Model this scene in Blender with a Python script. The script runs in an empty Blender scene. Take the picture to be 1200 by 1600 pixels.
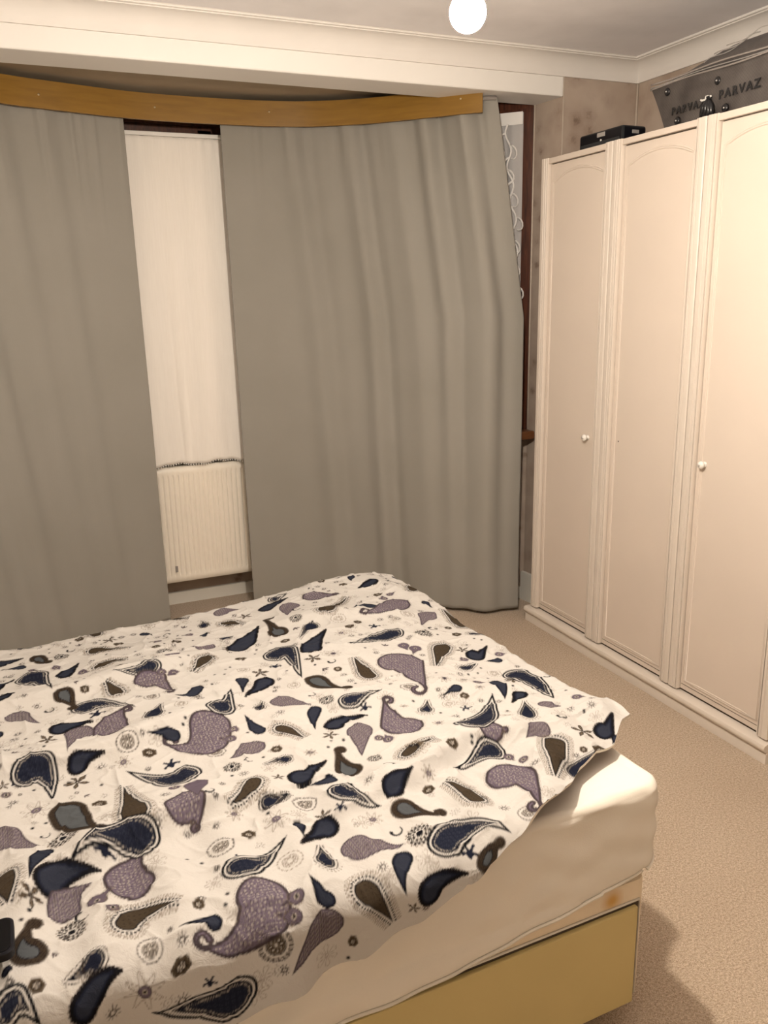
import bpy, bmesh, math, random
import numpy as np
from mathutils import Matrix, Vector

# ------------------------------------------------------------------ camera, world, exposure
S = bpy.context.scene
C = S.collection
CAM = (0.0, 0.0, 1.49)
YAW, PITCH, ROLL, FPX = 0.409, -0.2538, -0.0207, 1310.0
cam_d = bpy.data.cameras.new('camera')
cam_d.sensor_fit = 'HORIZONTAL'; cam_d.sensor_width = 36.0; cam_d.lens = FPX / 1200 * 36.0
cam_d.clip_start = 0.02
cam = bpy.data.objects.new('camera', cam_d); C.objects.link(cam)
_f = Vector((math.sin(YAW) * math.cos(PITCH), math.cos(YAW) * math.cos(PITCH), math.sin(PITCH)))
_r = Vector((math.cos(YAW), -math.sin(YAW), 0)); _u = _r.cross(_f)
_c, _s = math.cos(ROLL), math.sin(ROLL)
_r2 = _c * _r + _s * _u; _u2 = -_s * _r + _c * _u
cam.matrix_world = Matrix(((_r2.x, _u2.x, -_f.x, CAM[0]), (_r2.y, _u2.y, -_f.y, CAM[1]), (_r2.z, _u2.z, -_f.z, CAM[2]), (0, 0, 0, 1)))
S.camera = cam
wd = bpy.data.worlds.new('night'); S.world = wd; wd.use_nodes = True
wd.node_tree.nodes['Background'].inputs[0].default_value = (0.010, 0.012, 0.020, 1)
wd.node_tree.nodes['Background'].inputs[1].default_value = 1.0
S.view_settings.view_transform = 'Standard'; S.view_settings.look = 'None'
S.view_settings.gamma = 1.0; S.view_settings.use_curve_mapping = False
S.view_settings.exposure = 1.55
BULB = (0.748, 1.340, 1.932)          # the room's one lamp: a bare bulb on a pendant
BULB_RGB = (1.0, 0.885, 0.745); BULB_STRENGTH = 900.0

random.seed(7); RNG = np.random.default_rng(7)
PI = math.pi

# ------------------------------------------------------------------ mesh helpers
class MB:
    """collects geometry in world coordinates for ONE mesh object"""
    def __init__(s): s.v = []; s.f = []
    def add(s, vs, fs):
        o = len(s.v); s.v += [tuple(map(float, p)) for p in vs]; s.f += [tuple(i + o for i in f) for f in fs]
        return s
    def box(s, a, b):
        (x0, y0, z0), (x1, y1, z1) = a, b
        return s.add([(x0,y0,z0),(x1,y0,z0),(x1,y1,z0),(x0,y1,z0),(x0,y0,z1),(x1,y0,z1),(x1,y1,z1),(x0,y1,z1)],
                     [(0,3,2,1),(4,5,6,7),(0,1,5,4),(1,2,6,5),(2,3,7,6),(3,0,4,7)])
    def bbox(s, a, b, r=0.003, seg=2):
        """bevelled box"""
        bm = bmesh.new(); bmesh.ops.create_cube(bm, size=1)
        for v in bm.verts:
            v.co = Vector([a[i] + (v.co[i] + .5) * (b[i] - a[i]) for i in range(3)])
        bmesh.ops.bevel(bm, geom=bm.edges[:], offset=r, segments=seg, affect='EDGES', profile=.5)
        return s.bm(bm)
    def bm(s, bm):
        bm.verts.index_update(); vs = [v.co[:] for v in bm.verts]; fs = [[v.index for v in f.verts] for f in bm.faces]
        bm.free(); return s.add(vs, fs)
    def prism(s, poly, axis, a, b):
        """poly = 2D points, extruded along axis from a to b; axis x: (y,z), y: (x,z), z: (x,y)"""
        def P(p, t): return {'x': (t, p[0], p[1]), 'y': (p[0], t, p[1]), 'z': (p[0], p[1], t)}[axis]
        n = len(poly); vs = [P(p, a) for p in poly] + [P(p, b) for p in poly]
        return s.add(vs, [tuple(range(n))[::-1], tuple(range(n, 2 * n))] + [(i, (i + 1) % n, n + (i + 1) % n, n + i) for i in range(n)])
    def grid(s, P, closed_u=False):
        """P: array (m,n,3)"""
        m, n, _ = P.shape; fs = []
        for i in range(m if closed_u else m - 1):
            j0 = i * n; j1 = ((i + 1) % m) * n
            for j in range(n - 1): fs.append((j0 + j, j1 + j, j1 + j + 1, j0 + j + 1))
        return s.add(P.reshape(-1, 3), fs)
    def lathe(s, prof, c, axis='z', n=24):
        """prof = [(radius, height)] about an axis through c; caps closed by zero radius"""
        P = []
        for k in range(n):
            a = 2 * PI * k / n; row = []
            for r, h in prof:
                x, y = r * math.cos(a), r * math.sin(a)
                row.append({'z': (c[0] + x, c[1] + y, c[2] + h), 'x': (c[0] + h, c[1] + x, c[2] + y), 'y': (c[0] + x, c[1] + h, c[2] + y)}[axis])
            P.append(row)
        return s.grid(np.array(P), True)
    def tube(s, pts, r, n=8, caps=True):
        pts = [Vector(p) for p in pts]; m = len(pts); rr = r if hasattr(r, '__len__') else [r] * m
        rows = []; up = None
        for i, p in enumerate(pts):
            d = (pts[min(i + 1, m - 1)] - pts[max(i - 1, 0)]).normalized()
            if up is None: up = Vector((0, 0, 1)) if abs(d.z) < .9 else Vector((1, 0, 0))
            a = d.cross(up).normalized(); b = a.cross(d).normalized(); up = b
            rows.append([(p + a * math.cos(2 * PI * k / n) * rr[i] + b * math.sin(2 * PI * k / n) * rr[i])[:] for k in range(n + 1)])
        o = len(s.v); s.grid(np.array(rows))
        if caps:
            s.f.append(tuple(o + k for k in range(n))); s.f.append(tuple(o + (m - 1) * (n + 1) + k for k in range(n))[::-1])
        return s
    def sweep(s, path, prof, frame, closed=False):
        """prof points (a,b) carried along path; frame(i) -> (A,B) vectors"""
        rows = []
        for i, p in enumerate(path):
            A, B = frame(i); rows.append([(Vector(p) + A * a + B * b)[:] for a, b in prof])
        return s.grid(np.array(rows), closed)
    def build(s, name, mat, parent=None, smooth=False, auto=None):
        return mkobj(name, np.array(s.v), s.f, mat, parent, smooth, auto)

WLOC = {}
def mkobj(name, v, faces, mat, parent=None, smooth=False, auto=None):
    me = bpy.data.meshes.new(name); o = bpy.data.objects.new(name, me); C.objects.link(o)
    if parent is not None:
        org = WLOC[parent.name]; o.parent = parent
    else:
        org = np.array([(v[:, 0].min() + v[:, 0].max()) / 2, (v[:, 1].min() + v[:, 1].max()) / 2, v[:, 2].min()]); o.location = org
    WLOC[o.name] = org
    me.from_pydata((v - org).tolist(), [], faces); me.validate(); me.update()
    if smooth or auto:
        me.polygons.foreach_set('use_smooth', [True] * len(me.polygons))
        if auto: me.set_sharp_from_angle(angle=math.radians(auto))
    if mat: me.materials.append(M[mat] if isinstance(mat, str) else mat)
    return o
def thing(name, loc, label, cat, group=None):
    o = bpy.data.objects.new(name, None); C.objects.link(o); o.location = loc; o.empty_display_size = .05
    WLOC[o.name] = np.array(loc, float); return tag(o, label, cat, group)
def tag(o, label, cat, group=None):
    o['label'] = label; o['category'] = cat
    if group: o['group'] = group
    return o
def struct(o, label=None):
    o['kind'] = 'structure'
    if label: o['label'] = label
    return o
def catmull(P, n=12):
    P = [np.array(p, float) for p in P]; Q = [2 * P[0] - P[1]] + P + [2 * P[-1] - P[-2]]; out = []
    for i in range(1, len(Q) - 2):
        for k in range(n):
            t = k / n; a, b, c, d = Q[i - 1:i + 3]
            out.append(.5 * (2 * b + (c - a) * t + (2 * a - 5 * b + 4 * c - d) * t * t + (3 * b - a - 3 * c + d) * t ** 3))
    return np.array(out + [P[-1]])
def arclen(P): return np.concatenate([[0], np.cumsum(np.linalg.norm(np.diff(P, axis=0), axis=1))])
def sstep(a, b, x):
    t = np.clip((np.asarray(x, float) - a) / (b - a), 0, 1); return t * t * (3 - 2 * t)

# ------------------------------------------------------------------ procedural materials
M = {}
def newmat(name, rough=.6, spec=.3, col=(.8, .8, .8)):
    m = bpy.data.materials.new(name); m.use_nodes = True; M[name] = m
    b = m.node_tree.nodes['Principled BSDF']; b.inputs['Base Color'].default_value = (*col, 1)
    b.inputs['Roughness'].default_value = rough; b.inputs['Specular IOR Level'].default_value = spec
    return m, m.node_tree, b
def N(nt, typ, **kw):
    n = nt.nodes.new(typ)
    for k, v in kw.items():
        if k in n.inputs: n.inputs[k].default_value = v
        else: setattr(n, k, v)
    return n
def coords(nt, scale=(1, 1, 1)):
    t = nt.nodes.new('ShaderNodeNewGeometry'); mp = nt.nodes.new('ShaderNodeMapping'); mp.inputs['Scale'].default_value = scale
    nt.links.new(t.outputs['Position'], mp.inputs['Vector']); return mp.outputs['Vector']
def noise(nt, vec, scale, detail=3, rough=.5, dist=0):
    n = N(nt, 'ShaderNodeTexNoise', Scale=scale, Detail=detail, Roughness=rough, Distortion=dist); nt.links.new(vec, n.inputs['Vector']); return n.outputs['Fac']
def ramp(nt, fac, stops):
    r = nt.nodes.new('ShaderNodeValToRGB'); e = r.color_ramp.elements
    while len(e) < len(stops): e.new(.5)
    for k, (p, c) in enumerate(stops): e[k].position = p; e[k].color = (*c, 1)
    nt.links.new(fac, r.inputs['Fac']); return r.outputs['Color']
def mix(nt, fac, a, b, mode='MIX'):
    x = nt.nodes.new('ShaderNodeMix'); x.data_type = 'RGBA'; x.blend_type = mode
    for sock, val in ((x.inputs[0], fac), (x.inputs[6], a), (x.inputs[7], b)):
        if hasattr(val, 'default_value') or hasattr(val, 'is_linked'): nt.links.new(val, sock)
        else: sock.default_value = val if not isinstance(val, tuple) else (*val, 1)
    return x.outputs[2]
def bump(nt, b, h, strength=.3, dist=.002):
    n = N(nt, 'ShaderNodeBump', Strength=strength, Distance=dist); nt.links.new(h, n.inputs['Height']); nt.links.new(n.outputs['Normal'], b.inputs['Normal']); return n
def simple(name, col, rough=.6, spec=.3, var=.06, nscale=6, bstr=0, bscale=200, metal=0, stretch=(1, 1, 1)):
    m, nt, b = newmat(name, rough, spec, col); v = coords(nt, stretch)
    a = tuple(c * (1 - var) for c in col); d = tuple(min(1, c * (1 + var)) for c in col)
    nt.links.new(ramp(nt, noise(nt, v, nscale), [(.3, a), (.7, d)]), b.inputs['Base Color'])
    b.inputs['Metallic'].default_value = metal
    if bstr: bump(nt, b, noise(nt, v, bscale, 2), bstr, .001)
    return m
simple('white_paint', (.80, .78, .75), .55, .3, .02, 3, .12, 60)
simple('ceiling_paint', (.86, .845, .865), .9, .1, .05, 5, .35, 70)
simple('wall_paint', (.78, .72, .64), .8, .2, .03, 4, .1, 60)
simple('bay_ceiling_shade', (.40, .34, .26), .9, .1, .05, 5)  # darker tan carries the shade behind the beam
simple('coving_paint', (.76, .73, .70), .7, .2, .03, 4, .1, 50)
simple('skirting_paint', (.72, .70, .64), .45, .4, .03, 5)
simple('wardrobe_cream', (.675, .59, .515), .40, .3, .025, 3, .05, 300)
simple('wardrobe_stile', (.68, .61, .54), .38, .35, .025, 3)
simple('knob_ceramic', (.82, .80, .76), .2, .5, .01)
simple('gap_shade', (.06, .045, .03), .8)  # dark brown standing in for the shade inside gaps and holes
simple('radiator_white', (.90, .84, .74), .35, .4, .02, 4)
simple('sheet', (.73, .68, .60), .75, .15, .03, 5, .25, 420)
simple('mattress_grey', (.42, .37, .33), .8)
simple('divan_fabric', (.76, .64, .48), .8, .15, .05, 9, .25, 500)
simple('divan_drawer', (.55, .44, .20), .55, .25, .05, 4, .1, 300)
simple('black_plastic', (.005, .005, .008), .35, .25, .1)
simple('black_gloss', (.003, .003, .004), .25, .15, .05)
simple('grey_plastic', (.025, .028, .032), .4, .4, .1)
simple('silver', (.62, .60, .58), .35, .5, .05, metal=.6)
simple('brass', (.75, .62, .40), .3, .5, .05, metal=.8)
simple('bag_trim', (.30, .27, .25), .5, .3, .1)
simple('stud_black', (.010, .010, .012), .25, .5, .1)
simple('pipe_paint', (.55, .46, .34), .4, .4)
simple('lace', (.92, .90, .88), .9, .1, .02)
simple('bead_cream', (.60, .52, .44), .6, .2, .04)
simple('holder', (.80, .80, .78), .4, .3, .02)
def mat_stain():
    nt = M['divan_fabric'].node_tree; b = nt.nodes['Principled BSDF']; old = b.inputs['Base Color'].links[0].from_socket
    d = N(nt, 'ShaderNodeVectorMath', operation='DISTANCE'); g = nt.nodes.new('ShaderNodeNewGeometry'); nt.links.new(g.outputs['Position'], d.inputs[0]); d.inputs[1].default_value = (.962, 1.122, .318)
    r = ramp(nt, d.outputs['Value'], [(.006, (.75, .52, .22)), (.030, (1, 1, 1))]); nt.links.new(mix(nt, 1.0, old, r, 'MULTIPLY'), b.inputs['Base Color'])
mat_stain()
def mat_wood():
    m, nt, b = newmat('mahogany', .32, .4); v = coords(nt, (9, 9, 1))
    n = noise(nt, v, 7, 5, .6, .8)
    nt.links.new(ramp(nt, n, [(.25, (.030, .0085, .0045)), (.55, (.085, .024, .010)), (.8, (.13, .042, .018))]), b.inputs['Base Color']); bump(nt, b, n, .15, .0006)
    m, nt, b = newmat('sill_wood', .3, .4); v = coords(nt, (2, 9, 9))
    nt.links.new(ramp(nt, noise(nt, v, 6, 4, .6, .5), [(.25, (.10, .036, .014)), (.75, (.21, .085, .033))]), b.inputs['Base Color'])
    m, nt, b = newmat('pelmet_board', .42, .35); v = coords(nt, (1.2, 1.2, 10))
    n = noise(nt, v, 5, 4, .55, .4)
    nt.links.new(ramp(nt, n, [(.3, (.225, .117, .018)), (.7, (.28, .150, .024))]), b.inputs['Base Color']); bump(nt, b, noise(nt, coords(nt), 180, 2), .12, .0006)
mat_wood()
def mat_wallpaper():
    m, nt, b = newmat('wallpaper', .8, .15); v = coords(nt)
    blot = N(nt, 'ShaderNodeTexVoronoi', Scale=12.0, Randomness=1.0); nt.links.new(v, blot.inputs['Vector'])
    wob = noise(nt, v, 28, 4, .65, 1.2)
    ad = N(nt, 'ShaderNodeMath', operation='MULTIPLY_ADD'); nt.links.new(wob, ad.inputs[0]); ad.inputs[1].default_value = .55; nt.links.new(blot.outputs['Distance'], ad.inputs[2])
    c1 = ramp(nt, ad.outputs[0], [(.34, (.27, .205, .165)), (.52, (.44, .36, .30)), (.85, (.49, .41, .345))])
    c2 = ramp(nt, noise(nt, v, 5, 3), [(.3, (.80, .76, .74)), (.7, (1, 1, 1))])
    nt.links.new(mix(nt, 1.0, c1, c2, 'MULTIPLY'), b.inputs['Base Color']); bump(nt, b, wob, .2, .001)
mat_wallpaper()
def mat_carpet():
    m, nt, b = newmat('carpet', .95, .05); v = coords(nt)
    fine = noise(nt, v, 330, 3, .7); mid = noise(nt, v, 150, 3, .6); big = noise(nt, v, 2.2, 3, .5)
    c = ramp(nt, fine, [(.30, (.34, .255, .19)), (.5, (.64, .52, .40)), (.70, (.88, .75, .60))])
    c = mix(nt, 1.0, c, ramp(nt, mid, [(.34, (.70, .66, .60)), (.62, (1.0, 1.0, 1.0))]), 'MULTIPLY')
    c = mix(nt, 1.0, c, ramp(nt, big, [(.3, (.92, .90, .88)), (.7, (1.0, 1.0, 1.0))]), 'MULTIPLY')
    nt.links.new(c, b.inputs['Base Color'])
    a = N(nt, 'ShaderNodeMath', operation='ADD'); nt.links.new(fine, a.inputs[0]); nt.links.new(mid, a.inputs[1]); bump(nt, b, a.outputs[0], .9, .004)
    b.inputs['Sheen Weight'].default_value = .15
mat_carpet()
def mat_curtain():
    m, nt, b = newmat('curtain_grey', .85, .12)
    n1 = noise(nt, coords(nt, (1, 1, .06)), 420, 2); n2 = noise(nt, coords(nt, (.08, .08, 1)), 420, 2); n3 = noise(nt, coords(nt), 3, 3)
    ad = N(nt, 'ShaderNodeMath', operation='ADD'); nt.links.new(n1, ad.inputs[0]); nt.links.new(n2, ad.inputs[1])
    c = ramp(nt, ad.outputs[0], [(.38, (.235, .222, .200)), (.62, (.315, .300, .272))])
    c = mix(nt, 1.0, c, ramp(nt, n3, [(.3, (.93, .93, .92)), (.7, (1, 1, 1))]), 'MULTIPLY')
    nt.links.new(c, b.inputs['Base Color']); bump(nt, b, ad.outputs[0], .25, .0008); b.inputs['Sheen Weight'].default_value = .12
    m, nt, b = newmat('net_white', .85, .1, (.84, .80, .74))
    n1 = noise(nt, coords(nt, (1, 1, .05)), 200, 2); nt.links.new(ramp(nt, n1, [(.3, (.86, .82, .77)), (.7, (.89, .85, .80))]), b.inputs['Base Color']); bump(nt, b, n1, .06, .0005)
    # sheer net: part transparent weave
    m, nt, b = newmat('net_sheer', .9, .05, (.80, .78, .78)); b.inputs['Alpha'].default_value = .62
mat_curtain()
def mat_glass():
    m, nt, b = newmat('night_glass', .03, .5, (.02, .022, .03)); b.inputs['Transmission Weight'].default_value = .9; b.inputs['IOR'].default_value = 1.45
mat_glass()
def mat_bag():
    m, nt, b = newmat('bag_grey', .38, .45); v = coords(nt)
    w = N(nt, 'ShaderNodeTexChecker', Scale=190.0); nt.links.new(v, w.inputs['Vector'])
    n = noise(nt, v, 12, 3)
    c = mix(nt, .15, ramp(nt, n, [(.3, (.050, .042, .040)), (.7, (.100, .088, .082))]), w.outputs['Color'], 'SOFT_LIGHT')
    nt.links.new(c, b.inputs['Base Color']); bump(nt, b, noise(nt, v, 40, 4, .6), .4, .004)
mat_bag()
def mat_bulb():
    m = bpy.data.materials.new('bulb_glow'); m.use_nodes = True; M['bulb_glow'] = m; nt = m.node_tree; nt.nodes.clear()
    e = N(nt, 'ShaderNodeEmission', Strength=BULB_STRENGTH); e.inputs['Color'].default_value = (*BULB_RGB, 1)
    o = nt.nodes.new('ShaderNodeOutputMaterial'); nt.links.new(e.outputs[0], o.inputs['Surface'])
mat_bulb()
def mat_duvet():
    m, nt, b = newmat('duvet_print', .85, .06)
    a = nt.nodes.new('ShaderNodeAttribute'); a.attribute_name = 'print'
    nt.links.new(a.outputs['Color'], b.inputs['Base Color']); v = coords(nt)
    ad = N(nt, 'ShaderNodeMath', operation='MULTIPLY_ADD'); nt.links.new(noise(nt, v, 55, 4, .6, .6), ad.inputs[0]); ad.inputs[1].default_value = 1.0
    nt.links.new(noise(nt, v, 16, 3, .5, 1.0), ad.inputs[2]); bump(nt, b, ad.outputs[0], .45, .005)
    simple('duvet_reverse', (.125, .075, .075), .8, .1, .1, 30)
mat_duvet()

# ------------------------------------------------------------------ the room
XR, YB, ZC = 2.614, 3.181, 2.4284            # right wall, window wall, ceiling
XL, YF = -0.95, -0.95
ZK, ZH = 2.3485, 2.272                       # coving bottom, header soffit
BX0, BX1, YR = -0.95, 2.2316, 3.368          # bay opening, back of the reveal
BAY = [(2.212, YR), (1.52, 4.09), (-0.25, 4.09), (-0.93, YR)]
struct(MB().box((XL - .1, YF - .1, -.06), (XR + .1, 4.25, 0)).build('floor', 'carpet'), 'beige speckled carpet covering the whole floor')
struct(MB().box((XL - .1, YF - .1, ZC), (XR + .1, YR, ZC + .08)).build('ceiling', 'ceiling_paint'), 'off-white textured ceiling over the room')
struct(MB().box((XR, YF - .1, 0), (XR + .1, YR, ZC)).build('wall_right', 'wallpaper'), 'beige floral wallpapered wall behind the wardrobe')
struct(MB().box((XL - .1, YF - .1, 0), (XL, YR, ZC)).build('wall_left', 'wall_paint'))
struct(MB().box((XL, YF - .1, 0), (XR, YF, ZC)).build('wall_front', 'wall_paint'))
struct(MB().prism([(BX1, YB), (XR, YB), (XR, YR + .02), (2.212, YR + .02), (2.212, YR)], 'z', 0, ZC).build('wall_back', 'wallpaper'), 'wallpapered pier between the bay window and the corner')
struct(MB().bbox((XL, YB, ZH), (BX1, YR, ZC), .006, 2).build('wall_header', 'white_paint'), 'white painted beam across the opening of the bay')
struct(MB().box((XL - .1, YR, 2.325), (2.45, 4.25, 2.40)).build('ceiling_bay', 'bay_ceiling_shade'), 'ceiling of the bay above the pelmet, its shade put into the colour')
# thin corner beads on the papered pier
m = MB(); m.tube([(BX1, YB, .14), (BX1, YB, ZK)], .0025, 6); m.tube([(2.212, YR - .004, .86), (2.212, YR - .004, ZH)], .004, 6)
m.tube([(XR - .004, YB - .004, .14), (XR - .004, YB - .004, ZK)], .005, 6)
struct(m.build('trim_3', 'bead_cream', None, True), 'pale corner beads on the papered pier')
# coving along the window wall and the wardrobe wall
prof = [(0, .0825), (.010, .0825), (.012, .074)]
for k in range(9):
    a = k / 8 * PI / 2; prof.append((.074 - .062 * math.cos(a), .074 - .062 * math.sin(a)))
prof += [(.074, .009), (.083, .007), (.083, 0)]
m = MB(); m.grid(np.array([[(x, YB - o, ZC - d) for o, d in prof] for x in (XL, XR)])); m.grid(np.array([[(XL + t * (XR - XL), YB - .083, ZC - .0035), (XL + t * (XR - XL), YB - .0875, ZC - .0005)] for t in (0, 1)]))
struct(m.build('trim_1', 'coving_paint', None, False, 35), 'white coving along the beam')
m = MB(); m.grid(np.array([[(XR - o, y, ZC - d) for o, d in prof] for y in (YF, YB)])[::-1])
struct(m.build('trim_2', 'coving_paint', None, False, 35), 'white coving above the wardrobe')
# bay walls: dado below the sills and a strip above the window heads
def bay_strip(z0, z1, off=0.0, th=.10, mb=None, segs=(0, 1, 2)):
    mb = mb or MB()
    for k in segs:
        a, b = np.array(BAY[k]), np.array(BAY[k + 1]); d = (b - a) / np.linalg.norm(b - a); n = np.array([d[1], -d[0]])  # outward
        if n @ (np.array([.8, 3.0]) - a) > 0: n = -n
        p = [a - n * off, b - n * off, b + n * th, a + n * th]; mb.prism([tuple(q) for q in p], 'z', z0, z1)
    return mb
struct(bay_strip(0, .80).build('wall_bay', 'wallpaper'), 'low papered wall of the bay under the windows')
struct(bay_strip(2.262, 2.325).build('wall_bay_head', 'mahogany'))
struct(bay_strip(0, .06, .016, .0, None, (0, 1, 2)).build('baseboard_bay', 'skirting_paint'), 'cream skirting under the radiator')
m = MB(); m.prism([(2.2316, YB - .014), (2.30, YB - .014), (2.30, YB), (2.23, YB + .002), (2.208, YR), (2.192, YR - .004), (2.217, YB - .014)], 'z', 0, .145)
struct(m.build('baseboard_pier', 'skirting_paint'), 'white skirting on the reveal beside the wardrobe')
m = MB(); m.box((XR - .014, YF, 0), (XR, 1.70, .145)); struct(m.build('baseboard_right', 'skirting_paint'))

# windows of the bay: mahogany frames with panes onto the night
def window(name, a, b, mulls, label):
    a, b = np.array(a), np.array(b); L = np.linalg.norm(b - a); d = (b - a) / L; n = np.array([d[1], -d[0]])
    if n @ (np.array([.8, 3.0]) - a) < 0: n = -n               # inward normal
    def seg(mb, s0, s1, z0, z1, t0, t1):
        q = [a + d * s0 + n * t0, a + d * s1 + n * t0, a + d * s1 + n * t1, a + d * s0 + n * t1]
        mb.prism([tuple(x) for x in q], 'z', z0, z1)
    fr = MB(); z0, z1 = .84, 2.262
    for s0, s1 in [(0.0, .055), (L - .055, L)] + [(u - .03, u + .03) for u in mulls]: seg(fr, s0, s1, z0, z1, -.06, .012)
    for zz0, zz1, t in [(z0, z0 + .05, .010), (z1 - .022, z1, .016), (z1 - .040, z1 - .022, .006), (z1 - .062, z1 - .040, .012), (1.80, 1.85, .006)]: seg(fr, .05, L - .05, zz0, zz1, -.06, t)
    root = fr.build(name, 'mahogany'); struct(root, label)
    ed = [.055] + [e for u in mulls for e in (u - .03, u + .03)] + [L - .055]
    for k in range(0, len(ed), 2):
        for y0, y1 in ((z0 + .05, 1.80), (1.85, z1 - .062)):
            p = MB(); seg(p, ed[k], ed[k + 1], y0, y1, -.035, -.029); p.build('pane', 'night_glass', root)
    return root, d, n, L
w1, d1, n1, L1 = window('window_1', BAY[0], BAY[1], [L_ for L_ in (.52,)], 'mahogany framed side window of the bay by the pier')
w2, d2, n2, L2 = window('window_2', BAY[1], BAY[2], [.60, 1.18], 'mahogany framed centre window of the bay behind the white net')
w3, d3, n3, L3 = window('window_3', BAY[2], BAY[3], [.5], 'mahogany framed far side window of the bay')
# one wooden sill board that follows the bay and noses out past the reveal
m = MB(); bay_strip(.805, .84, .040, .02, m, (1,))
m.bbox((2.118, 3.285, .818), (2.203, 3.372, .858), .008, 3)
a, b = np.array(BAY[0]), np.array(BAY[1]); nn = np.array([n1[0], n1[1]])
m.prism([tuple(a + nn * .05), tuple(b + nn * .045), tuple(b - nn * .02), tuple(a - nn * .02)], 'z', .818, .850)
m.build('window_sill', 'sill_wood', w1, False)

# ------------------------------------------------------------------ curved pelmet and curtains
TR = catmull([(-0.62, 3.20), (-0.46, 3.36), (-0.22, 3.53), (0.07, 3.695), (0.29, 3.765), (0.53, 3.825), (0.73, 3.843), (0.93, 3.840), (1.13, 3.822), (1.30, 3.780), (1.45, 3.70), (1.59, 3.595), (1.745, 3.435), (1.89, 3.285), (1.955, 3.250), (2.03, 3.236), (2.11, 3.228)], 14)
TS = arclen(TR)
def tpos(s): return np.stack([np.interp(s, TS, TR[:, 0]), np.interp(s, TS, TR[:, 1])], -1)
def tnorm(s):
    d = tpos(np.asarray(s) + .02) - tpos(np.asarray(s) - .02); d /= np.linalg.norm(d, axis=-1, keepdims=True); return np.stack([d[..., 1], -d[..., 0]], -1)
def s_at_x(x): return float(np.interp(x, TR[:, 0], TS))
pel = thing('pelmet', (0.73, 3.80, 2.2), 'curved brown wooden pelmet board over the grey curtains', 'pelmet')
ss = np.linspace(s_at_x(-.58), s_at_x(1.905), 90); pc = tpos(ss); pn = tnorm(ss)
lo = pc + pn * .040; hi = pc + pn * .054
ring = np.stack([np.concatenate([hi, np.full((90, 1), 2.200)], 1), np.concatenate([hi, np.full((90, 1), 2.300)], 1), np.concatenate([lo, np.full((90, 1), 2.300)], 1), np.concatenate([lo, np.full((90, 1), 2.200)], 1), np.concatenate([hi, np.full((90, 1), 2.200)], 1)], 1)
m = MB(); m.grid(ring); m.f += [(0, 1, 2, 3), (89 * 5 + 3, 89 * 5 + 2, 89 * 5 + 1, 89 * 5)]
m.build('board', 'pelmet_board', pel, False, 40)
for x, z in ((.198, 2.247), (.654, 2.249), (1.144, 2.257), (1.845, 2.258), (-.25, 2.246)):
    s_ = s_at_x(x); p = tpos(s_) + tnorm(s_) * .0535; q = p + tnorm(s_) * .003
    MB().tube([(*p, z), (*q, z)], .0042, 10).build('screw', 'brass', pel, True)
m = MB(); sr = np.linspace(s_at_x(-.6), s_at_x(1.95), 70); rp = tpos(sr)
m.tube([(x, y, 2.262) for x, y in rp], .008, 8); m.build('curtain_track', 'bag_trim', pel, True)

def curtain(name, sl_top, sl_bot, sr_top, sr_bot, zsw, ztop, zbot, folds, seed, label, nw=260, nz=130):
    r = np.random.default_rng(seed)
    w = np.linspace(0, 1, nw)[:, None]; zz = np.linspace(ztop, zbot, nz)[None, :]
    k = np.clip((ztop - zz) / (ztop - zsw), 0, 1)
    sl = sl_top + (sl_bot - sl_top) * np.clip((ztop - zz) / (ztop - zbot), 0, 1); sr_ = sr_top + (sr_bot - sr_top) * k
    s = sl + (sr_ - sl) * w; h = (zz - zbot) / (ztop - zbot)
    off = np.zeros_like(s)
    for w0, wd_, amp, a_top, a_bot, lean in folds:
        c = w0 + lean * (1 - h); x = (w - c) / wd_
        off += amp * (a_top * h + a_bot * (1 - h)) * (np.exp(-x ** 2) - .75 * np.exp(-((x - 1.25) / .8) ** 2))
    for _ in range(16):                                            # gathers under the heading
        c = r.uniform(.02, .98); off += r.uniform(.003, .008) * np.exp(-((w - c) / .012) ** 2) * sstep(r.uniform(.72, .86), 1.0, h)
    for _ in range(9):
        c, f = r.uniform(0, 1), r.uniform(5, 14); off += r.uniform(.0003, .0011) * np.sin(f * w * PI + c * 9 + 2.5 * (1 - h) * r.uniform(-1, 1))
    off += .004 * np.sin(zz * 5 + w * 9) * (1 - h) - .003 * np.exp(-((zz - zbot) / .10) ** 2) * np.sin(w * 13 + seed)
    p = tpos(s); n = tnorm(s); xy = p + n * off[..., None]
    P = np.concatenate([xy, np.broadcast_to(zz[..., None], (nw, nz, 1))], -1)
    o = MB().grid(P).build(name, 'curtain_grey', None, True); md = o.modifiers.new('cloth', 'SOLIDIFY'); md.thickness = .003; md.offset = 0
    return tag(o, label, 'curtain'), P
cr, PR = curtain('curtain', s_at_x(.935), s_at_x(.955), s_at_x(1.955), s_at_x(2.092), 1.38, 2.262, .018,
    [(.245, .040, .026, 1.0, .6, .09), (.455, .034, .028, .9, 1.0, .06), (.62, .045, .020, 1.1, .35, .06), (.735, .036, .028, 1.2, .5, .02), (.885, .036, .030, 1.2, .3, .0), (.09, .05, .008, 1, .4, .0)], 3,
    'wide grey curtain hanging between the white net and the wardrobe')
cl, PL = curtain('curtain', s_at_x(-.42), s_at_x(-.185), s_at_x(.532), s_at_x(.545), .1, 2.262, .018,
    [(.30, .05, .014, 1.0, .5, .06), (.52, .05, .010, 1.1, .3, .05), (.70, .04, .008, 1.1, .3, .04), (.12, .05, .014, 1, .6, 0)], 5,
    'grey curtain hanging at the left of the radiator and white net')

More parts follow.
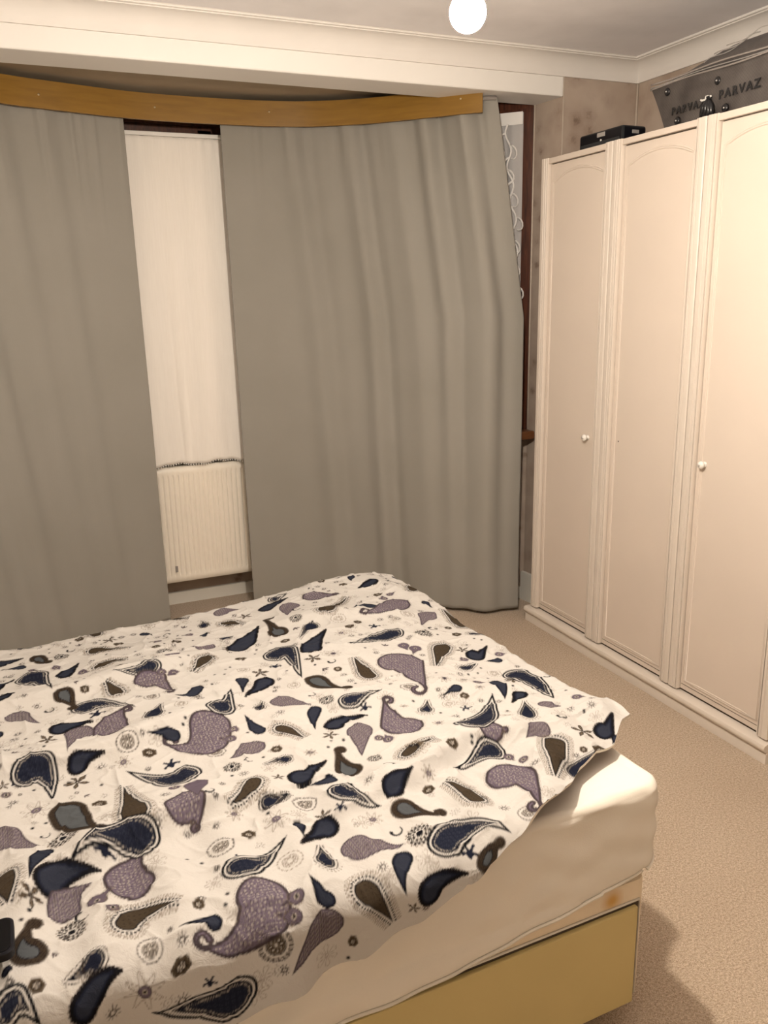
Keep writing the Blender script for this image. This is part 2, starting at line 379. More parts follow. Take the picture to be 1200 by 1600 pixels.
# white net behind the gap, on its own slim rail
net = thing('net_curtain', (0.78, 3.922, .735), 'plain white net curtain in the gap between the two grey curtains', 'net curtain')
xs = np.linspace(.12, 1.40, 220)[:, None]; zz = np.linspace(0, 1, 90)[None, :]
hemz = .740 + .006 * np.sin(xs * 31) + .003 * np.sin(xs * 77); Z = 2.162 + (hemz - 2.162) * zz
off = .006 * np.sin(xs * 60 + .6 * np.sin(xs * 17)) * (.25 + .75 * zz) + .010 * np.exp(-((xs - .655 - .03 * zz) / .012) ** 2) * zz - .008 * np.exp(-((xs - .70 - .03 * zz) / .02) ** 2) * zz + .004 * np.sin(xs * 140) * np.exp(-zz * 14)
P = np.stack([np.broadcast_to(xs, Z.shape), 3.922 - off * .8, Z], -1)
o = MB().grid(P).build('net_cloth', 'net_white', net, True); md = o.modifiers.new('cloth', 'SOLIDIFY'); md.thickness = .0015
m = MB()
for i in range(0, 219, 2):                                         # little scallops along the hem
    x, y, z = P[i, -1]; m.lathe([(0, -.0035), (.0035, 0), (0, .0035)], (x, y - .001, z - .004), 'y', 6)
m.build('lace_edging', 'lace', net)
m = MB(); m.bbox((.10, 3.914, 2.163), (1.42, 3.930, 2.180), .003, 2); m.build('rail', 'white_paint', net)

# sheer lace net of the side window
lace = thing('lace_net_curtain', (2.12, 3.43, .9), 'sheer net curtain with white lace vines beside the mahogany window post', 'net curtain')
A0 = np.array(BAY[0]); sv = np.linspace(.040, .62, 90)[:, None]; zz = np.linspace(2.245, .88, 60)[None, :]
off = .030 + .006 * np.sin(sv * 95) + .003 * np.sin(sv * 41 + zz * 2)
Pn = np.stack([A0[0] + d1[0] * sv + n1[0] * off, A0[1] + d1[1] * sv + n1[1] * off, np.broadcast_to(zz, off.shape)], -1)
MB().grid(Pn).build('net_cloth', 'net_sheer', lace, True)
def lp(s, z, o=.040): return (A0[0] + d1[0] * s + n1[0] * o, A0[1] + d1[1] * s + n1[1] * o, z)
m = MB(); m.grid(np.array([[lp(s, z) for z in (2.246, 2.195)] for s in np.linspace(.040, .6, 40)])); m.build('lace_band', 'lace', lace)
rr = random.Random(4)
for k in range(4):
    s0 = (.105, .16, .33, .46)[k]; z = 2.20; m = MB(); pts = []
    for q in range(70):
        pts.append(lp(s0 - .042 * sstep(0, 45, q) + .012 * math.sin(q * .55), z - q * .0125, .042))
    m.tube(pts, .0048, 5)
    for q in range(3, 68, 4):
        c = pts[q]; sg = 1 if (q // 4) % 2 else -1; leaf = []
        for t in range(8): leaf.append((c[0] - d1[0] * sg * .030 * math.sin(t * .42), c[1] - d1[1] * sg * .030 * math.sin(t * .42), c[2] + .028 * math.cos(t * .5) - .028))
        m.tube(leaf, [.0058 - .0004 * t for t in range(8)], 5)
    m.build('lace_vine', 'lace', lace, True)

# ------------------------------------------------------------------ radiator under the centre window
rad = thing('radiator', (.62, 3.985, 0), 'white ribbed panel radiator under the net curtain', 'radiator')
RX0, RX1, RZ0, RZ1, RY = -.15, 1.41, .153, .726, 3.947
pitch = .0236; nr = 65; xs = np.linspace(RX0, RX1, nr * 10 + 21); zs = np.concatenate([[RZ0, RZ0 + .004], np.linspace(RZ0 + .030, RZ0 + .055, 5), np.linspace(RZ0 + .09, RZ1 - .09, 5), np.linspace(RZ1 - .060, RZ1 - .034, 5), [RZ1 - .004, RZ1]])
ph = ((xs - RX0 - .012) / pitch) % 1.0; g = np.exp(-((ph - .5) / .16) ** 2) * ((xs > RX0 + .012) & (xs < RX1 - .012))
fz = sstep(RZ0 + .030, RZ0 + .05, zs) * (1 - sstep(RZ1 - .055, RZ1 - .034, zs))
Y = RY + .0075 * g[:, None] * fz[None, :]; Y[:, 0] = RY + .01; Y[:, -1] = RY + .01
P = np.stack([np.broadcast_to(xs[:, None], Y.shape), Y, np.broadcast_to(zs[None, :], Y.shape)], -1)
MB().grid(P).build('front_panel', 'radiator_white', rad, True)
MB().bbox((RX0, 4.005, RZ0), (RX1, 4.022, RZ1), .004).build('back_panel', 'radiator_white', rad)
for x0, x1 in ((RX0 - .004, RX0 + .001), (RX1 - .001, RX1 + .004)): MB().bbox((x0, RY, RZ0 + .01), (x1, 4.022, RZ1 - .002), .002).build('side_cover', 'radiator_white', rad)
m = MB(); m.box((RX0, RY + .008, RZ1 - .006), (RX1, RY + .018, RZ1 - .002)); m.box((RX0, 3.995, RZ1 - .006), (RX1, 4.005, RZ1 - .002))
for k in range(40): x = RX0 + (k + .5) * (RX1 - RX0) / 40; m.box((x - .004, RY + .012, RZ1 - .006), (x + .004, 4.0, RZ1 - .002))
m.build('top_grille', 'radiator_white', rad)
for x in (RX0 - .045, 1.022):
    m = MB(); m.tube([(x, 3.99, 0), (x, 3.99, RZ0 + .02), (x + .02, 3.99, RZ0 + .045)] if x < 0 else [(x, 3.985, 0), (x, 3.985, RZ0 + .01)], .009, 10); m.build('pipe', 'pipe_paint' if x > 0 else 'radiator_white', rad, True)
m = MB(); m.lathe([(0, 0), (.014, 0), (.018, .02), (.018, .055), (.012, .06), (0, .06)], (RX0 - .045, 3.99, RZ0 + .005), 'z', 14); m.build('valve', 'knob_ceramic', rad, True)
m = MB(); m.box((.606, RY - .0008, RZ0 + .055), (.618, RY + .002, RZ0 + .085)); m.build('sticker', 'bag_trim', rad)

# ------------------------------------------------------------------ wardrobe with three doors
XW = 2.079; WY0, WY1, UW = 3.098, 1.735, .4545; WH = 2.008
wr = thing('wardrobe', (2.34, 2.4165, 0), 'tall cream wardrobe with three arched panel doors along the right wall', 'wardrobe')
MB().box((2.100, WY1 + .004, .068), (2.600, WY0 - .004, 1.992)).build('carcass', 'wardrobe_cream', wr)
MB().box((2.0985, WY1 + .02, .070), (2.1005, WY0 - .02, 1.9915)).build('shade_backing', 'gap_shade', wr)  # dark sheet behind the doors, puts shade into their gaps
for k in range(3):
    y1 = WY0 - k * UW; y0 = y1 - UW
    MB().bbox((2.0795, y0 + .0015, 1.987 + .001 * (k == 1)), (2.600, y1 - .0015, WH), .002).build('top_panel', 'wardrobe_cream', wr)
SP = [(0, 0), (.0004, .0140), (.0012, .0155), (.0046, .0155), (.0049, .0005), (.0082, .0005), (.0085, .0150), (.010, .0172), (.018, .0175), (.0205, .0135), (.023, .0175), (.035, .0178), (.041, .0168), (.0435, .0145), (.0438, 0)]
def stile(ya, flip):
    P = []
    for z in (.078, WH + .001):
        P.append([(2.0915 - h, (ya - d) if not flip else (ya - .0438 + d), z) for d, h in SP])
    m = MB(); m.grid(np.array(P)); n = len(SP); m.f.append(tuple(n + i for i in range(n))); m.f.append(tuple(range(n))[::-1])
    m.box((2.0915, ya - .0438, .078), (2.10, ya, WH))
    return m.build('stile', 'wardrobe_stile', wr, False, 30)
for k in range(3):
    y1 = WY0 - k * UW; y0 = y1 - UW
    stile(y1 - .0016, True); stile(y0 + .0438 + .0016, False)
# plinth: board with a bullnose on top
pr = [(2.11, .0), (2.064, .0), (2.064, .034), (2.068, .040), (2.0585, .044), (2.053, .051), (2.0525, .059), (2.057, .0665), (2.066, .0700), (2.11, .0705)]
m = MB(); m.prism([(p[0], p[1]) for p in pr], 'y', WY1 - .012, WY0 + .022); m.build('plinth', 'wardrobe_stile', wr, False, 35)
for k in range(3):
    y1 = WY0 - k * UW - .0480; y0 = WY0 - (k + 1) * UW + .0480; z0, z1 = .0800, 1.984
    dr = MB().bbox((2.0915, y0, z0), (2.0985, y1, z1), .0015).build('door', 'wardrobe_cream', wr)
    yl, yr_ = y1 - .019, y0 + .012; path = []; yc = (yl + yr_) / 2; hw = (yl - yr_) / 2; sag = .038; R_ = (hw * hw + sag * sag) / (2 * sag)
    path += [(2.0915, yl, z) for z in np.linspace(.117, 1.914, 6)]
    for t in np.linspace(0, 1, 21)[1:-1]:
        y = yl - t * 2 * hw; path.append((2.0915, y, 1.914 + math.sqrt(R_ * R_ - (y - yc) ** 2) - (R_ - sag)))
    path += [(2.0915, yr_, z) for z in np.linspace(1.914, .117, 6)]; path += [(2.0915, y, .117) for y in np.linspace(yr_, yl, 6)[1:-1]]
    Pv = [Vector(p) for p in path]; npt = len(Pv)
    def fr(i, Pv=Pv, npt=npt):
        d = (Pv[(i + 1) % npt] - Pv[i - 1]).normalized(); X = Vector((-1, 0, 0)); return d.cross(X).normalized() * 1.15, X
    bp = [(-.0055, 0), (-.0045, .0022), (-.0025, .0034), (-.0006, .0024), (.0004, .0006), (.0012, .0022), (.003, .0032), (.0047, .0022), (.0055, 0)]
    MB().sweep(path, bp, fr, True).build('bead_moulding', 'wardrobe_cream', dr, True)
    MB().box((2.0909, y0 + .004, .0985), (2.0920, y1 - .004, .1002)).build('groove_shade', 'gap_shade', dr)  # flat dark strip painted as a groove's shade, the door is uncut
    if k != 1:
        ky = 2.742 if k == 0 else 2.105
        m = MB(); m.lathe([(0, -.026), (.006, -.0255), (.011, -.023), (.0135, -.018), (.012, -.013), (.006, -.010), (.0055, -.004), (.010, -.002), (.010, 0), (0, 0)], (2.0915, ky, .915), 'x', 20); m.build('knob', 'knob_ceramic', dr, True)
        m = MB(); m.lathe([(0, -.0285), (.0035, -.028), (.0045, -.0262), (.0045, -.025), (0, -.025)], (2.0915, ky, .915), 'x', 10); m.build('knob_screw', 'silver', dr, True)
    else:
        m = MB(); m.lathe([(0, -.0004), (.0032, -.0003), (.0034, .001), (0, .001)], (2.0915, 2.553, .927), 'x', 12); m.build('screw_hole', 'gap_shade', dr)

# ------------------------------------------------------------------ on top of the wardrobe
bx = thing('equipment_case', (2.205, 2.82, WH), 'low black box with silver badges on the far end of the wardrobe top', 'box')
MB().bbox((2.150, 2.690, WH), (2.262, 2.950, WH + .068), .010, 3).build('case_body', 'black_plastic', bx, False, 40)
MB().bbox((2.1475, 2.705, WH + .004), (2.1515, 2.935, WH + .030), .0015).build('front_recess', 'grey_plastic', bx)
MB().bbox((2.1470, 2.790, WH + .045), (2.1515, 2.835, WH + .060), .001).build('badge', 'silver', bx)
MB().bbox((2.195, 2.6870, WH + .040), (2.225, 2.6915, WH + .052), .001).build('badge', 'silver', bx)
for c, ax in (((2.1470, 2.812, WH + .033), 'x'), ((2.212, 2.6875, WH + .026), 'y')):
    m = MB(); m.lathe([(0, 0), (.0035, 0), (.0035, .004), (0, .004)], c, ax, 10); m.build('button', 'knob_ceramic', bx)
for q in range(3): MB().bbox((2.1482 + .004 * q, 2.6884 - .0006 * q, WH + .003), (2.1500 + .004 * q, 2.6925, WH + .064), .0006).build('corner_rib', 'grey_plastic', bx)

bag = thing('travel_bag', (2.33, 2.15, WH), 'grey studded bag printed PARVAZ lying on the wardrobe top', 'bag')
# cross-section along y: outline (y, z) of the front; the far end leans outwards
BXF, BXB = 2.142, 2.50
yy = np.linspace(0, 1, 40)
def bag_row(z, k):            # k: 0 bottom .. 1 shoulder
    yl = 2.452 + (2.522 - 2.452) * k; yr_ = 1.66 - .03 * k; xf = BXF - .012 * k; pts = []
    for t in np.linspace(0, 1, 30): pts.append((xf + .004 * math.sin(9 * t + 3 * k), yl + (yr_ - yl) * t, z))
    for t in np.linspace(0, 1, 12)[1:]: pts.append((xf + (BXB - xf) * t, yr_, z))
    for t in np.linspace(0, 1, 30)[1:]: pts.append((BXB, yr_ + (yl - yr_) * t, z))
    for t in np.linspace(0, 1, 12)[1:-1]: pts.append((BXB + (xf - BXB) * t, yl, z))
    return pts
rows = [bag_row(WH + .0005 + .150 * k, k) for k in np.linspace(0, 1, 8)]
m = MB(); m.grid(np.array(rows).transpose(1, 0, 2), True); m.f.append(tuple(i * 8 for i in range(len(rows[0]))))
m.build('bag_body', 'bag_grey', bag, False, 40)
# sagging lid above the zip
def lid_z(y, t): return WH + .150 + (.020 + .078 * sstep(2.53, 2.22, y) * (1 - .25 * sstep(2.0, 1.66, y))) * math.sin(PI * min(1, t * 1.0)) ** .6
P = []
for y in np.linspace(2.522, 1.64, 40):
    row = []
    for t in np.linspace(0, 1, 22):
        x = BXF - .012 + (BXB - BXF + .012) * t; row.append((x, y, lid_z(y, t) if 0 < t < 1 else WH + .150))
    P.append(row)
m = MB(); m.grid(np.array(P)[::-1]); m.build('bag_lid', 'bag_grey', bag, True)
for q, dz in enumerate((.146, .153, .162)):                          # piping and zip
    MB().tube([(BXF - .0135 - .002 * (q == 0), y, WH + dz + .003 * math.sin(y * 14 + q)) for y in np.linspace(2.52, 1.66, 40)], .0028 if q != 1 else .0018, 6).build('piping' if q != 1 else 'zip', 'bag_trim' if q != 1 else 'silver', bag, True)
for y, z in ((2.440, WH + .124), (2.214, WH + .110), (2.385, WH + .024), (2.175, WH + .024), (1.98, WH + .110), (1.95, WH + .024)):
    m = MB(); m.lathe([(0, -.006), (.006, -.0055), (.011, -.004), (.0135, 0), (0, 0)], (BXF - .0105, y, z), 'x', 16); s1_ = m.build('stud', 'stud_black', bag, True)
    MB().lathe([(0, -.0085), (.0024, -.008), (.003, -.0055), (0, -.0055)], (BXF - .0105, y, z), 'x', 10).build('rivet', 'silver', s1_, True)
# silver lines drawn as highlights of clear wrap over the lid, a tassel of black strap
for q in range(3):
    y0 = 2.28 - .05 * q; MB().tube([(BXF - .010 + .02 * t, y0 - .16 * t + .01 * math.sin(7 * t + q), WH + .176 + .012 * q + .030 * t + .004 * math.sin(9 * t + q)) for t in np.linspace(0, 1, 12)], .0016 + .0006 * (q % 2), 5).build('wrap_highlight', 'silver', bag, True)
m = MB()
for q in range(4): m.tube([(BXF - .016, 2.235 + .004 * q, WH + .070), (BXF - .020, 2.242 - .012 * q + .02, WH + .040), (BXF - .018, 2.25 - .014 * q + .015, WH + .003)], [.006, .008, .009], 8)
m.build('strap', 'stud_black', bag, True)
m = MB(); m.tube([(BXF - .018, 2.275 - .008 * t + .004 * math.sin(t * 2.2), WH + .062 + .004 * math.cos(t * 1.9) + .002 * t) for t in range(6)], .0035, 6); m.build('tag_loop', 'knob_ceramic', bag, True)
def lettering(text, y, z, size, slope):
    cu = bpy.data.curves.new('lettering', 'FONT'); cu.body = text; cu.size = size; cu.extrude = .0006; cu.space_character = 1.35; cu.offset = .0012
    t = bpy.data.objects.new('lettering', cu); C.objects.link(t); bpy.context.view_layer.update()
    me = bpy.data.meshes.new_from_object(t.evaluated_get(bpy.context.evaluated_depsgraph_get())); bpy.data.objects.remove(t)
    o = bpy.data.objects.new('lettering', me); C.objects.link(o); me.materials.clear(); me.materials.append(M['stud_black'])
    # text x axis -> -y, text y axis -> +z, normal -> -x
    R3 = Matrix(((0, 0, -1), (-1, 0, 0), (0, 1, 0))); a = math.radians(slope); R2 = Matrix(((math.cos(a), -math.sin(a), 0), (math.sin(a), math.cos(a), 0), (0, 0, 1)))
    for v in me.vertices:
        q = R3 @ (R2 @ v.co); v.co = Vector((BXF - .0125, y, z)) + q - Vector(WLOC[bag.name])
    o.parent = bag; return o
lettering('PARVAZ', 2.412, WH + .046, .032, 0); lettering('PARVAZ', 2.204, WH + .054, .0355, 1)

# ------------------------------------------------------------------ the bare bulb: the room's lamp
pend = thing('pendant_light', (BULB[0], BULB[1], BULB[2] - .04), 'bare glowing bulb hanging on a cord from the ceiling', 'light')
x, y, z = BULB
pf = [(0, -.030)] + [(.030 * math.sin(a), -.030 * math.cos(a)) for a in np.linspace(.15, 2.1, 14)] + [(.020, .027), (.0155, .036)]
MB().lathe(pf, (x, y, z), 'z', 28).build('bulb', 'bulb_glow', pend, True)
MB().lathe([(.0156, .0358), (.0140, .045), (.0135, .055), (0, .055)], (x, y, z), 'z', 24).build('bulb_base', 'holder', pend, True)
MB().lathe([(0, .052), (.015, .052), (.017, .075), (.016, .098), (.008, .105), (0, .105)], (x, y, z), 'z', 20).build('lamp_holder', 'holder', pend, True)
MB().tube([(x, y, z + .10), (x, y, ZC - .02)], .0032, 8).build('cord', 'holder', pend, True)
MB().lathe([(0, -.028), (.012, -.028), (.036, -.016), (.042, 0), (0, 0)], (x, y, ZC), 'z', 24).build('ceiling_rose', 'holder', pend, True)

# ------------------------------------------------------------------ bed
BC = np.array([1.065, 1.115]); BA = math.radians(1.5)
def RB(v):
    v = np.array(v, float); q = v[..., :2] - BC; o = v.copy()
    o[..., 0] = BC[0] + q[..., 0] * math.cos(BA) - q[..., 1] * math.sin(BA); o[..., 1] = BC[1] + q[..., 0] * math.sin(BA) + q[..., 1] * math.cos(BA); return o
def rbuild(mb, *a, **k): mb.v = [tuple(p) for p in RB(np.array(mb.v))]; return mb.build(*a, **k)
def rrect(x0, y0, x1, y1, r, n=8, step=.02):
    """rounded rectangle, counter-clockwise, dense"""
    P = []
    for cx, cy, a0 in ((x1 - r, y0 + r, -PI / 2), (x1 - r, y1 - r, 0), (x0 + r, y1 - r, PI / 2), (x0 + r, y0 + r, PI)):
        for k in range(n + 1): a = a0 + PI / 2 * k / n; P.append((cx + r * math.cos(a), cy + r * math.sin(a), math.cos(a), math.sin(a)))
    out = []
    for i in range(len(P)):
        a, b = np.array(P[i]), np.array(P[(i + 1) % len(P)]); L = np.hypot(*(b - a)[:2]); k = max(1, int(L / step))
        for q in range(k): t = a + (b - a) * q / k; out.append(t)
    out = np.array(out); out[:, 2:] /= np.linalg.norm(out[:, 2:], axis=1, keepdims=True); return out
base = thing('divan_base', (*RB([.12, 1.78, 0])[:2], 0), 'beige divan bed base with a drawer in its side', 'bed')
pr = rrect(-.83, 1.125, 1.052, 2.445, .025, 6, .1)
m = MB(); m.grid(np.array([[(p[0] - p[2] * i, p[1] - p[3] * i, z) for z, i in ((.062, .012), (.068, .002), (.075, 0), (.336, 0), (.343, .002), (.346, .01))] for p in pr]), True); n_ = len(pr)
m.f.append(tuple(i * 6 for i in range(n_))[::-1]); m.f.append(tuple(i * 6 + 5 for i in range(n_)))
rbuild(m, 'base_body', 'divan_fabric', base, auto=35)
m = MB(); m.box((.098, 1.1225, .063), (1.028, 1.128, .298)); rbuild(m, 'drawer_gap', 'gap_shade', base)
drw = rbuild(MB().bbox((.104, 1.113, .060), (1.0205, 1.125, .2915), .003, 2), 'drawer', 'divan_drawer', base)
m = MB(); m.tube([(1.031, 1.1235, .07), (1.031, 1.1235, .2995), (.09, 1.1235, .2995)], .0028, 6); rbuild(m, 'drawer_trim', 'sheet', base, smooth=True)
for px in (-.75, .98):
    for py in (1.20, 2.37):
        m = MB(); m.lathe([(0, 0), (.024, 0), (.026, .006), (.018, .02), (.014, .064), (0, .064)], (px, py, 0), 'z', 14); rbuild(m, 'foot', 'black_plastic', base, smooth=True)

mat_ = thing('mattress', (*RB([.12, 1.78, 0])[:2], .346), 'deep mattress in a cream fitted sheet under the paisley duvet', 'mattress')
pr = rrect(-.83, 1.120, 1.062, 2.450, .05, 8, .05); n_ = len(pr)
m = MB(); m.grid(np.array([[(p[0] - p[2] * i, p[1] - p[3] * i, z) for z, i in ((.348, .03), (.350, .012), (.360, .004), (.54, .004), (.548, .02))] for p in pr]), True)
m.f.append(tuple(i * 5 for i in range(n_))[::-1]); m.f.append(tuple(i * 5 + 4 for i in range(n_)))
rbuild(m, 'core', 'mattress_grey', mat_, auto=40)
pr = rrect(-.835, 1.115, 1.067, 2.455, .036, 12, .008); n_ = len(pr); al = arclen(pr[:, :2]); rows = []
rs = np.random.default_rng(11); ws = [(rs.uniform(8, 60), rs.uniform(0, 6), rs.uniform(-9, 9)) for _ in range(14)]
for i, (px, py, nx, ny) in enumerate(pr):
    if ny < -.5: hem = np.interp(px, [.2, .41, .59, .82, .95, 1.0, 1.035, 1.067], [.300, .302, .316, .345, .364, .371, .378, .392])
    else: hem = .352
    hem = hem + (.392 - hem) * math.exp(-(((px - 1.06) ** 2 + (py - 1.14) ** 2) / .03 ** 2)); hem -= .028 * math.exp(-(((px - 1.065) ** 2 + (py - 1.20) ** 2) / .05 ** 2))
    row = []
    for t in np.linspace(0, 1, 26):
        z = hem + (.5425 - hem) * t; o_ = .004 + .002 * math.sin(PI * t) + sum(.0007 * math.sin(f * al[i] + p0 + kz * t * 2) for f, p0, kz in ws)
        if t == 0: o_ -= .004
        if z < .36: o_ += .004
        row.append((px + nx * o_, py + ny * o_, z))
    for a in np.linspace(0, PI / 2, 9)[1:]:
        o_ = .004 - .018 * (1 - math.cos(a)) + sum(.0005 * math.sin(f * 1.2 * al[i] + p0 + a * 2) for f, p0, kz in ws); row.append((px + nx * o_, py + ny * o_, .5425 + .0195 * math.sin(a) + .001 * math.sin(al[i] * 40)))
    row.append((px - nx * .033, py - ny * .033, .5608))
    rows.append(row)
G = np.array(rows); G[..., 2] -= .035 * sstep(1.98, 2.40, G[..., 1]) * (G[..., 2] > .45); sheet = MB().grid(G, True); o = rbuild(sheet, 'fitted_sheet', 'sheet', mat_, smooth=True)
m = MB(); m.box((-.80, 1.146, .545), (1.035, 1.98, .5604)); m.prism([(1.146, .545), (1.98, .545), (2.42, .515), (2.42, .5255), (1.98, .5604), (1.146, .5604)], 'x', -.80, 1.035); m.v = m.v[8:]; m.f = [tuple(i - 8 for i in f) for f in m.f[6:]]; rbuild(m, 'sheet_top', 'sheet', mat_)
# elastic hem roll along the visible side
m = MB(); sel = [i for i in range(n_) if pr[i, 3] < -.3 and pr[i, 0] > .0] ; m.tube([tuple(G[i, 0] + np.array([pr[i, 2] * .003, pr[i, 3] * .003, 0])) for i in sel], .0035, 6); rbuild(m, 'elastic_hem', 'sheet', mat_, smooth=True)

# ------------------------------------------------------------------ duvet: shape
# DUVET SHAPE BEGIN
def d_sstep(a, b, x):
    t = np.clip((np.asarray(x, float) - a) / (b - a), 0, 1); return t * t * (3 - 2 * t)
def d_noise(x, y, freq, seed):
    r = np.random.default_rng(seed); n = 64; g = r.uniform(-1, 1, (n, n)); X = x * freq; Yv = y * freq
    xi = np.floor(X).astype(int); yi = np.floor(Yv).astype(int); fx = X - xi; fy = Yv - yi
    fx = fx ** 3 * (fx * (fx * 6 - 15) + 10); fy = fy ** 3 * (fy * (fy * 6 - 15) + 10)
    a = g[xi % n, yi % n]; b = g[(xi + 1) % n, yi % n]; c = g[xi % n, (yi + 1) % n]; d = g[(xi + 1) % n, (yi + 1) % n]
    return (a + (b - a) * fx) * (1 - fy) + (c + (d - c) * fx) * fy
RIDGES = [  # points, height, half width on the camera side, half width beyond
    ([(-.45, 1.66), (-.069, 1.649), (.062, 1.633), (.219, 1.655), (.36, 1.70)], .032, .026, .075),
    ([(-.40, 1.14), (-.114, 1.21), (-.019, 1.285), (.086, 1.327), (.20, 1.352), (.36, 1.345)], .036, .026, .08),
    ([(.40, 1.245), (.477, 1.25), (.592, 1.275), (.734, 1.335), (.846, 1.325), (.99, 1.33)], .030, .024, .07),
    ([(-.40, 1.95), (-.117, 1.974), (.065, 1.977), (.265, 2.01), (.42, 2.06)], .024, .035, .08),
    ([(.45, 1.62), (.62, 1.60), (.80, 1.56), (.98, 1.50)], .018, .035, .08),
    ([(.60, 2.18), (.80, 2.12), (1.0, 2.02)], .018, .035, .08),
    ([(.88, 1.24), (.83, 1.17), (.79, 1.09)], .016, .03, .03),
    ([(.99, 2.40), (1.02, 2.25), (1.06, 2.10)], .016, .03, .04),
]
def ridge(s, t, pts, h, wn, wf):
    best = np.full(s.shape, 9.0); side = np.zeros(s.shape); end = np.zeros(s.shape); n = len(pts) - 1
    for k in range(n):
        ax, ay = pts[k]; bx, by = pts[k + 1]; dx, dy = bx - ax, by - ay; L2 = dx * dx + dy * dy
        u = np.clip(((s - ax) * dx + (t - ay) * dy) / L2, 0, 1); d = np.hypot(s - ax - u * dx, t - ay - u * dy)
        sd = (s - ax) * dy - (t - ay) * dx; q = d < best
        best = np.where(q, d, best); side = np.where(q, sd, side); end = np.where(q, (k + u) / n, end)
    sg = np.sign(pts[-1][0] - pts[0][0]) or 1
    w = np.where(side * sg > 0, wn, wf); return h * np.exp(-(best / w) ** 2) * np.sin(np.pi * np.clip(end * .9 + .05, 0, 1)) ** .6
HEM_S = [-.9, .126, .293, .389, .49, .588, .638, .69, .744, .80, .86, .91, .97, 1.03, 1.10, 1.2]
HEM_Q = [.195, .182, .170, .160, .1215, .080, .060, .035, .004, -.02, -.048, -.095, -.120, -.135, -.193, -.228]
NB, RN = 1.085, .050            # near bend starts at this y, with this radius
FBY, RF = 2.405, .055           # far bend
FTX = 1.085                     # foot bend
def t_hem(s): return NB - np.interp(s, HEM_S, HEM_Q)
S_FOOT_T = [1.2, 1.27, 1.33, 1.40, 1.46, 1.6, 1.75, 1.95, 2.1, 2.3, 2.42, 2.6]
S_FOOT = [1.128, 1.135, 1.140, 1.120, 1.112, 1.125, 1.140, 1.135, 1.125, 1.115, 1.11, 1.10]
def s_foot(t): return np.interp(t, S_FOOT_T, S_FOOT)
def roll(q, r):
    """overhang arc length q past a bend of radius r -> (outward, drop)"""
    a = np.clip(q, 0, None) / r; h = np.pi / 2
    return np.where(a < h, r * np.sin(np.minimum(a, h)), r), np.where(a < h, r * (1 - np.cos(np.minimum(a, h))), r + r * (a - h))
def duvet_point(s, t):
    """fabric coordinates (metres) -> world position (bed-local, before the bed's small turn)"""
    far = d_sstep(1.75, 2.40, t)
    z = .610 - far * (.040 - .036 * np.exp(-((s - .88) / .32) ** 2) + .012 * d_sstep(.4, -.3, s))
    for p, h, wn, wf in RIDGES: z = z + ridge(s, t, p, h, wn, wf)
    z = z + .008 * d_noise(s, t, 4.2, 3) + .0045 * d_noise(s, t, 9.5, 4)
    cr = 1 - np.abs(d_noise(s + .03 * d_noise(s, t, 8, 9), t * 1.4, 13, 5)); z = z + .0050 * cr ** 5
    cr = 1 - np.abs(d_noise(s * 1.3 + t, t - .6 * s, 17, 6)); z = z + .0030 * cr ** 5
    z = z + .006 * np.exp(-((t - NB - .05) / .05) ** 2)
    qn = NB - t; on, dn = roll(qn, RN); qf = t - FBY; of, df = roll(qf, RF)
    y = np.where(qn > 0, NB - on, np.where(qf > 0, FBY + of, t))
    qx = s - FTX; lift = d_sstep(1.47, 1.30, t); ox, dx = roll(qx, .030)
    x = np.where(qx > 0, FTX + ox * (1 - lift) + qx * lift, s); z = z - dn - df - dx * (1 - lift)
    z = z + lift * (.020 * d_sstep(.96, 1.14, s)) - .014 * d_sstep(.90, 1.02, s) * d_sstep(1.48, 1.62, t) * (1 - d_sstep(1.95, 2.2, t)) + .006 * lift * np.sin(s * 60)
    # drape waves where the side hangs
    hang = d_sstep(.05, .2, qn); y = y + hang * (.012 * np.sin(s * 17 + 1) + .006 * np.sin(s * 41))
    # thins out towards a hem that lies on the mattress
    edge = t - t_hem(s); thin = (1 - d_sstep(0, .07, edge)) * d_sstep(.70, .90, s); z = z - thin * np.clip(z - .586, 0, .03) * (1 - .5 * lift)
    return np.stack([x, y, z], -1)
# DUVET SHAPE END

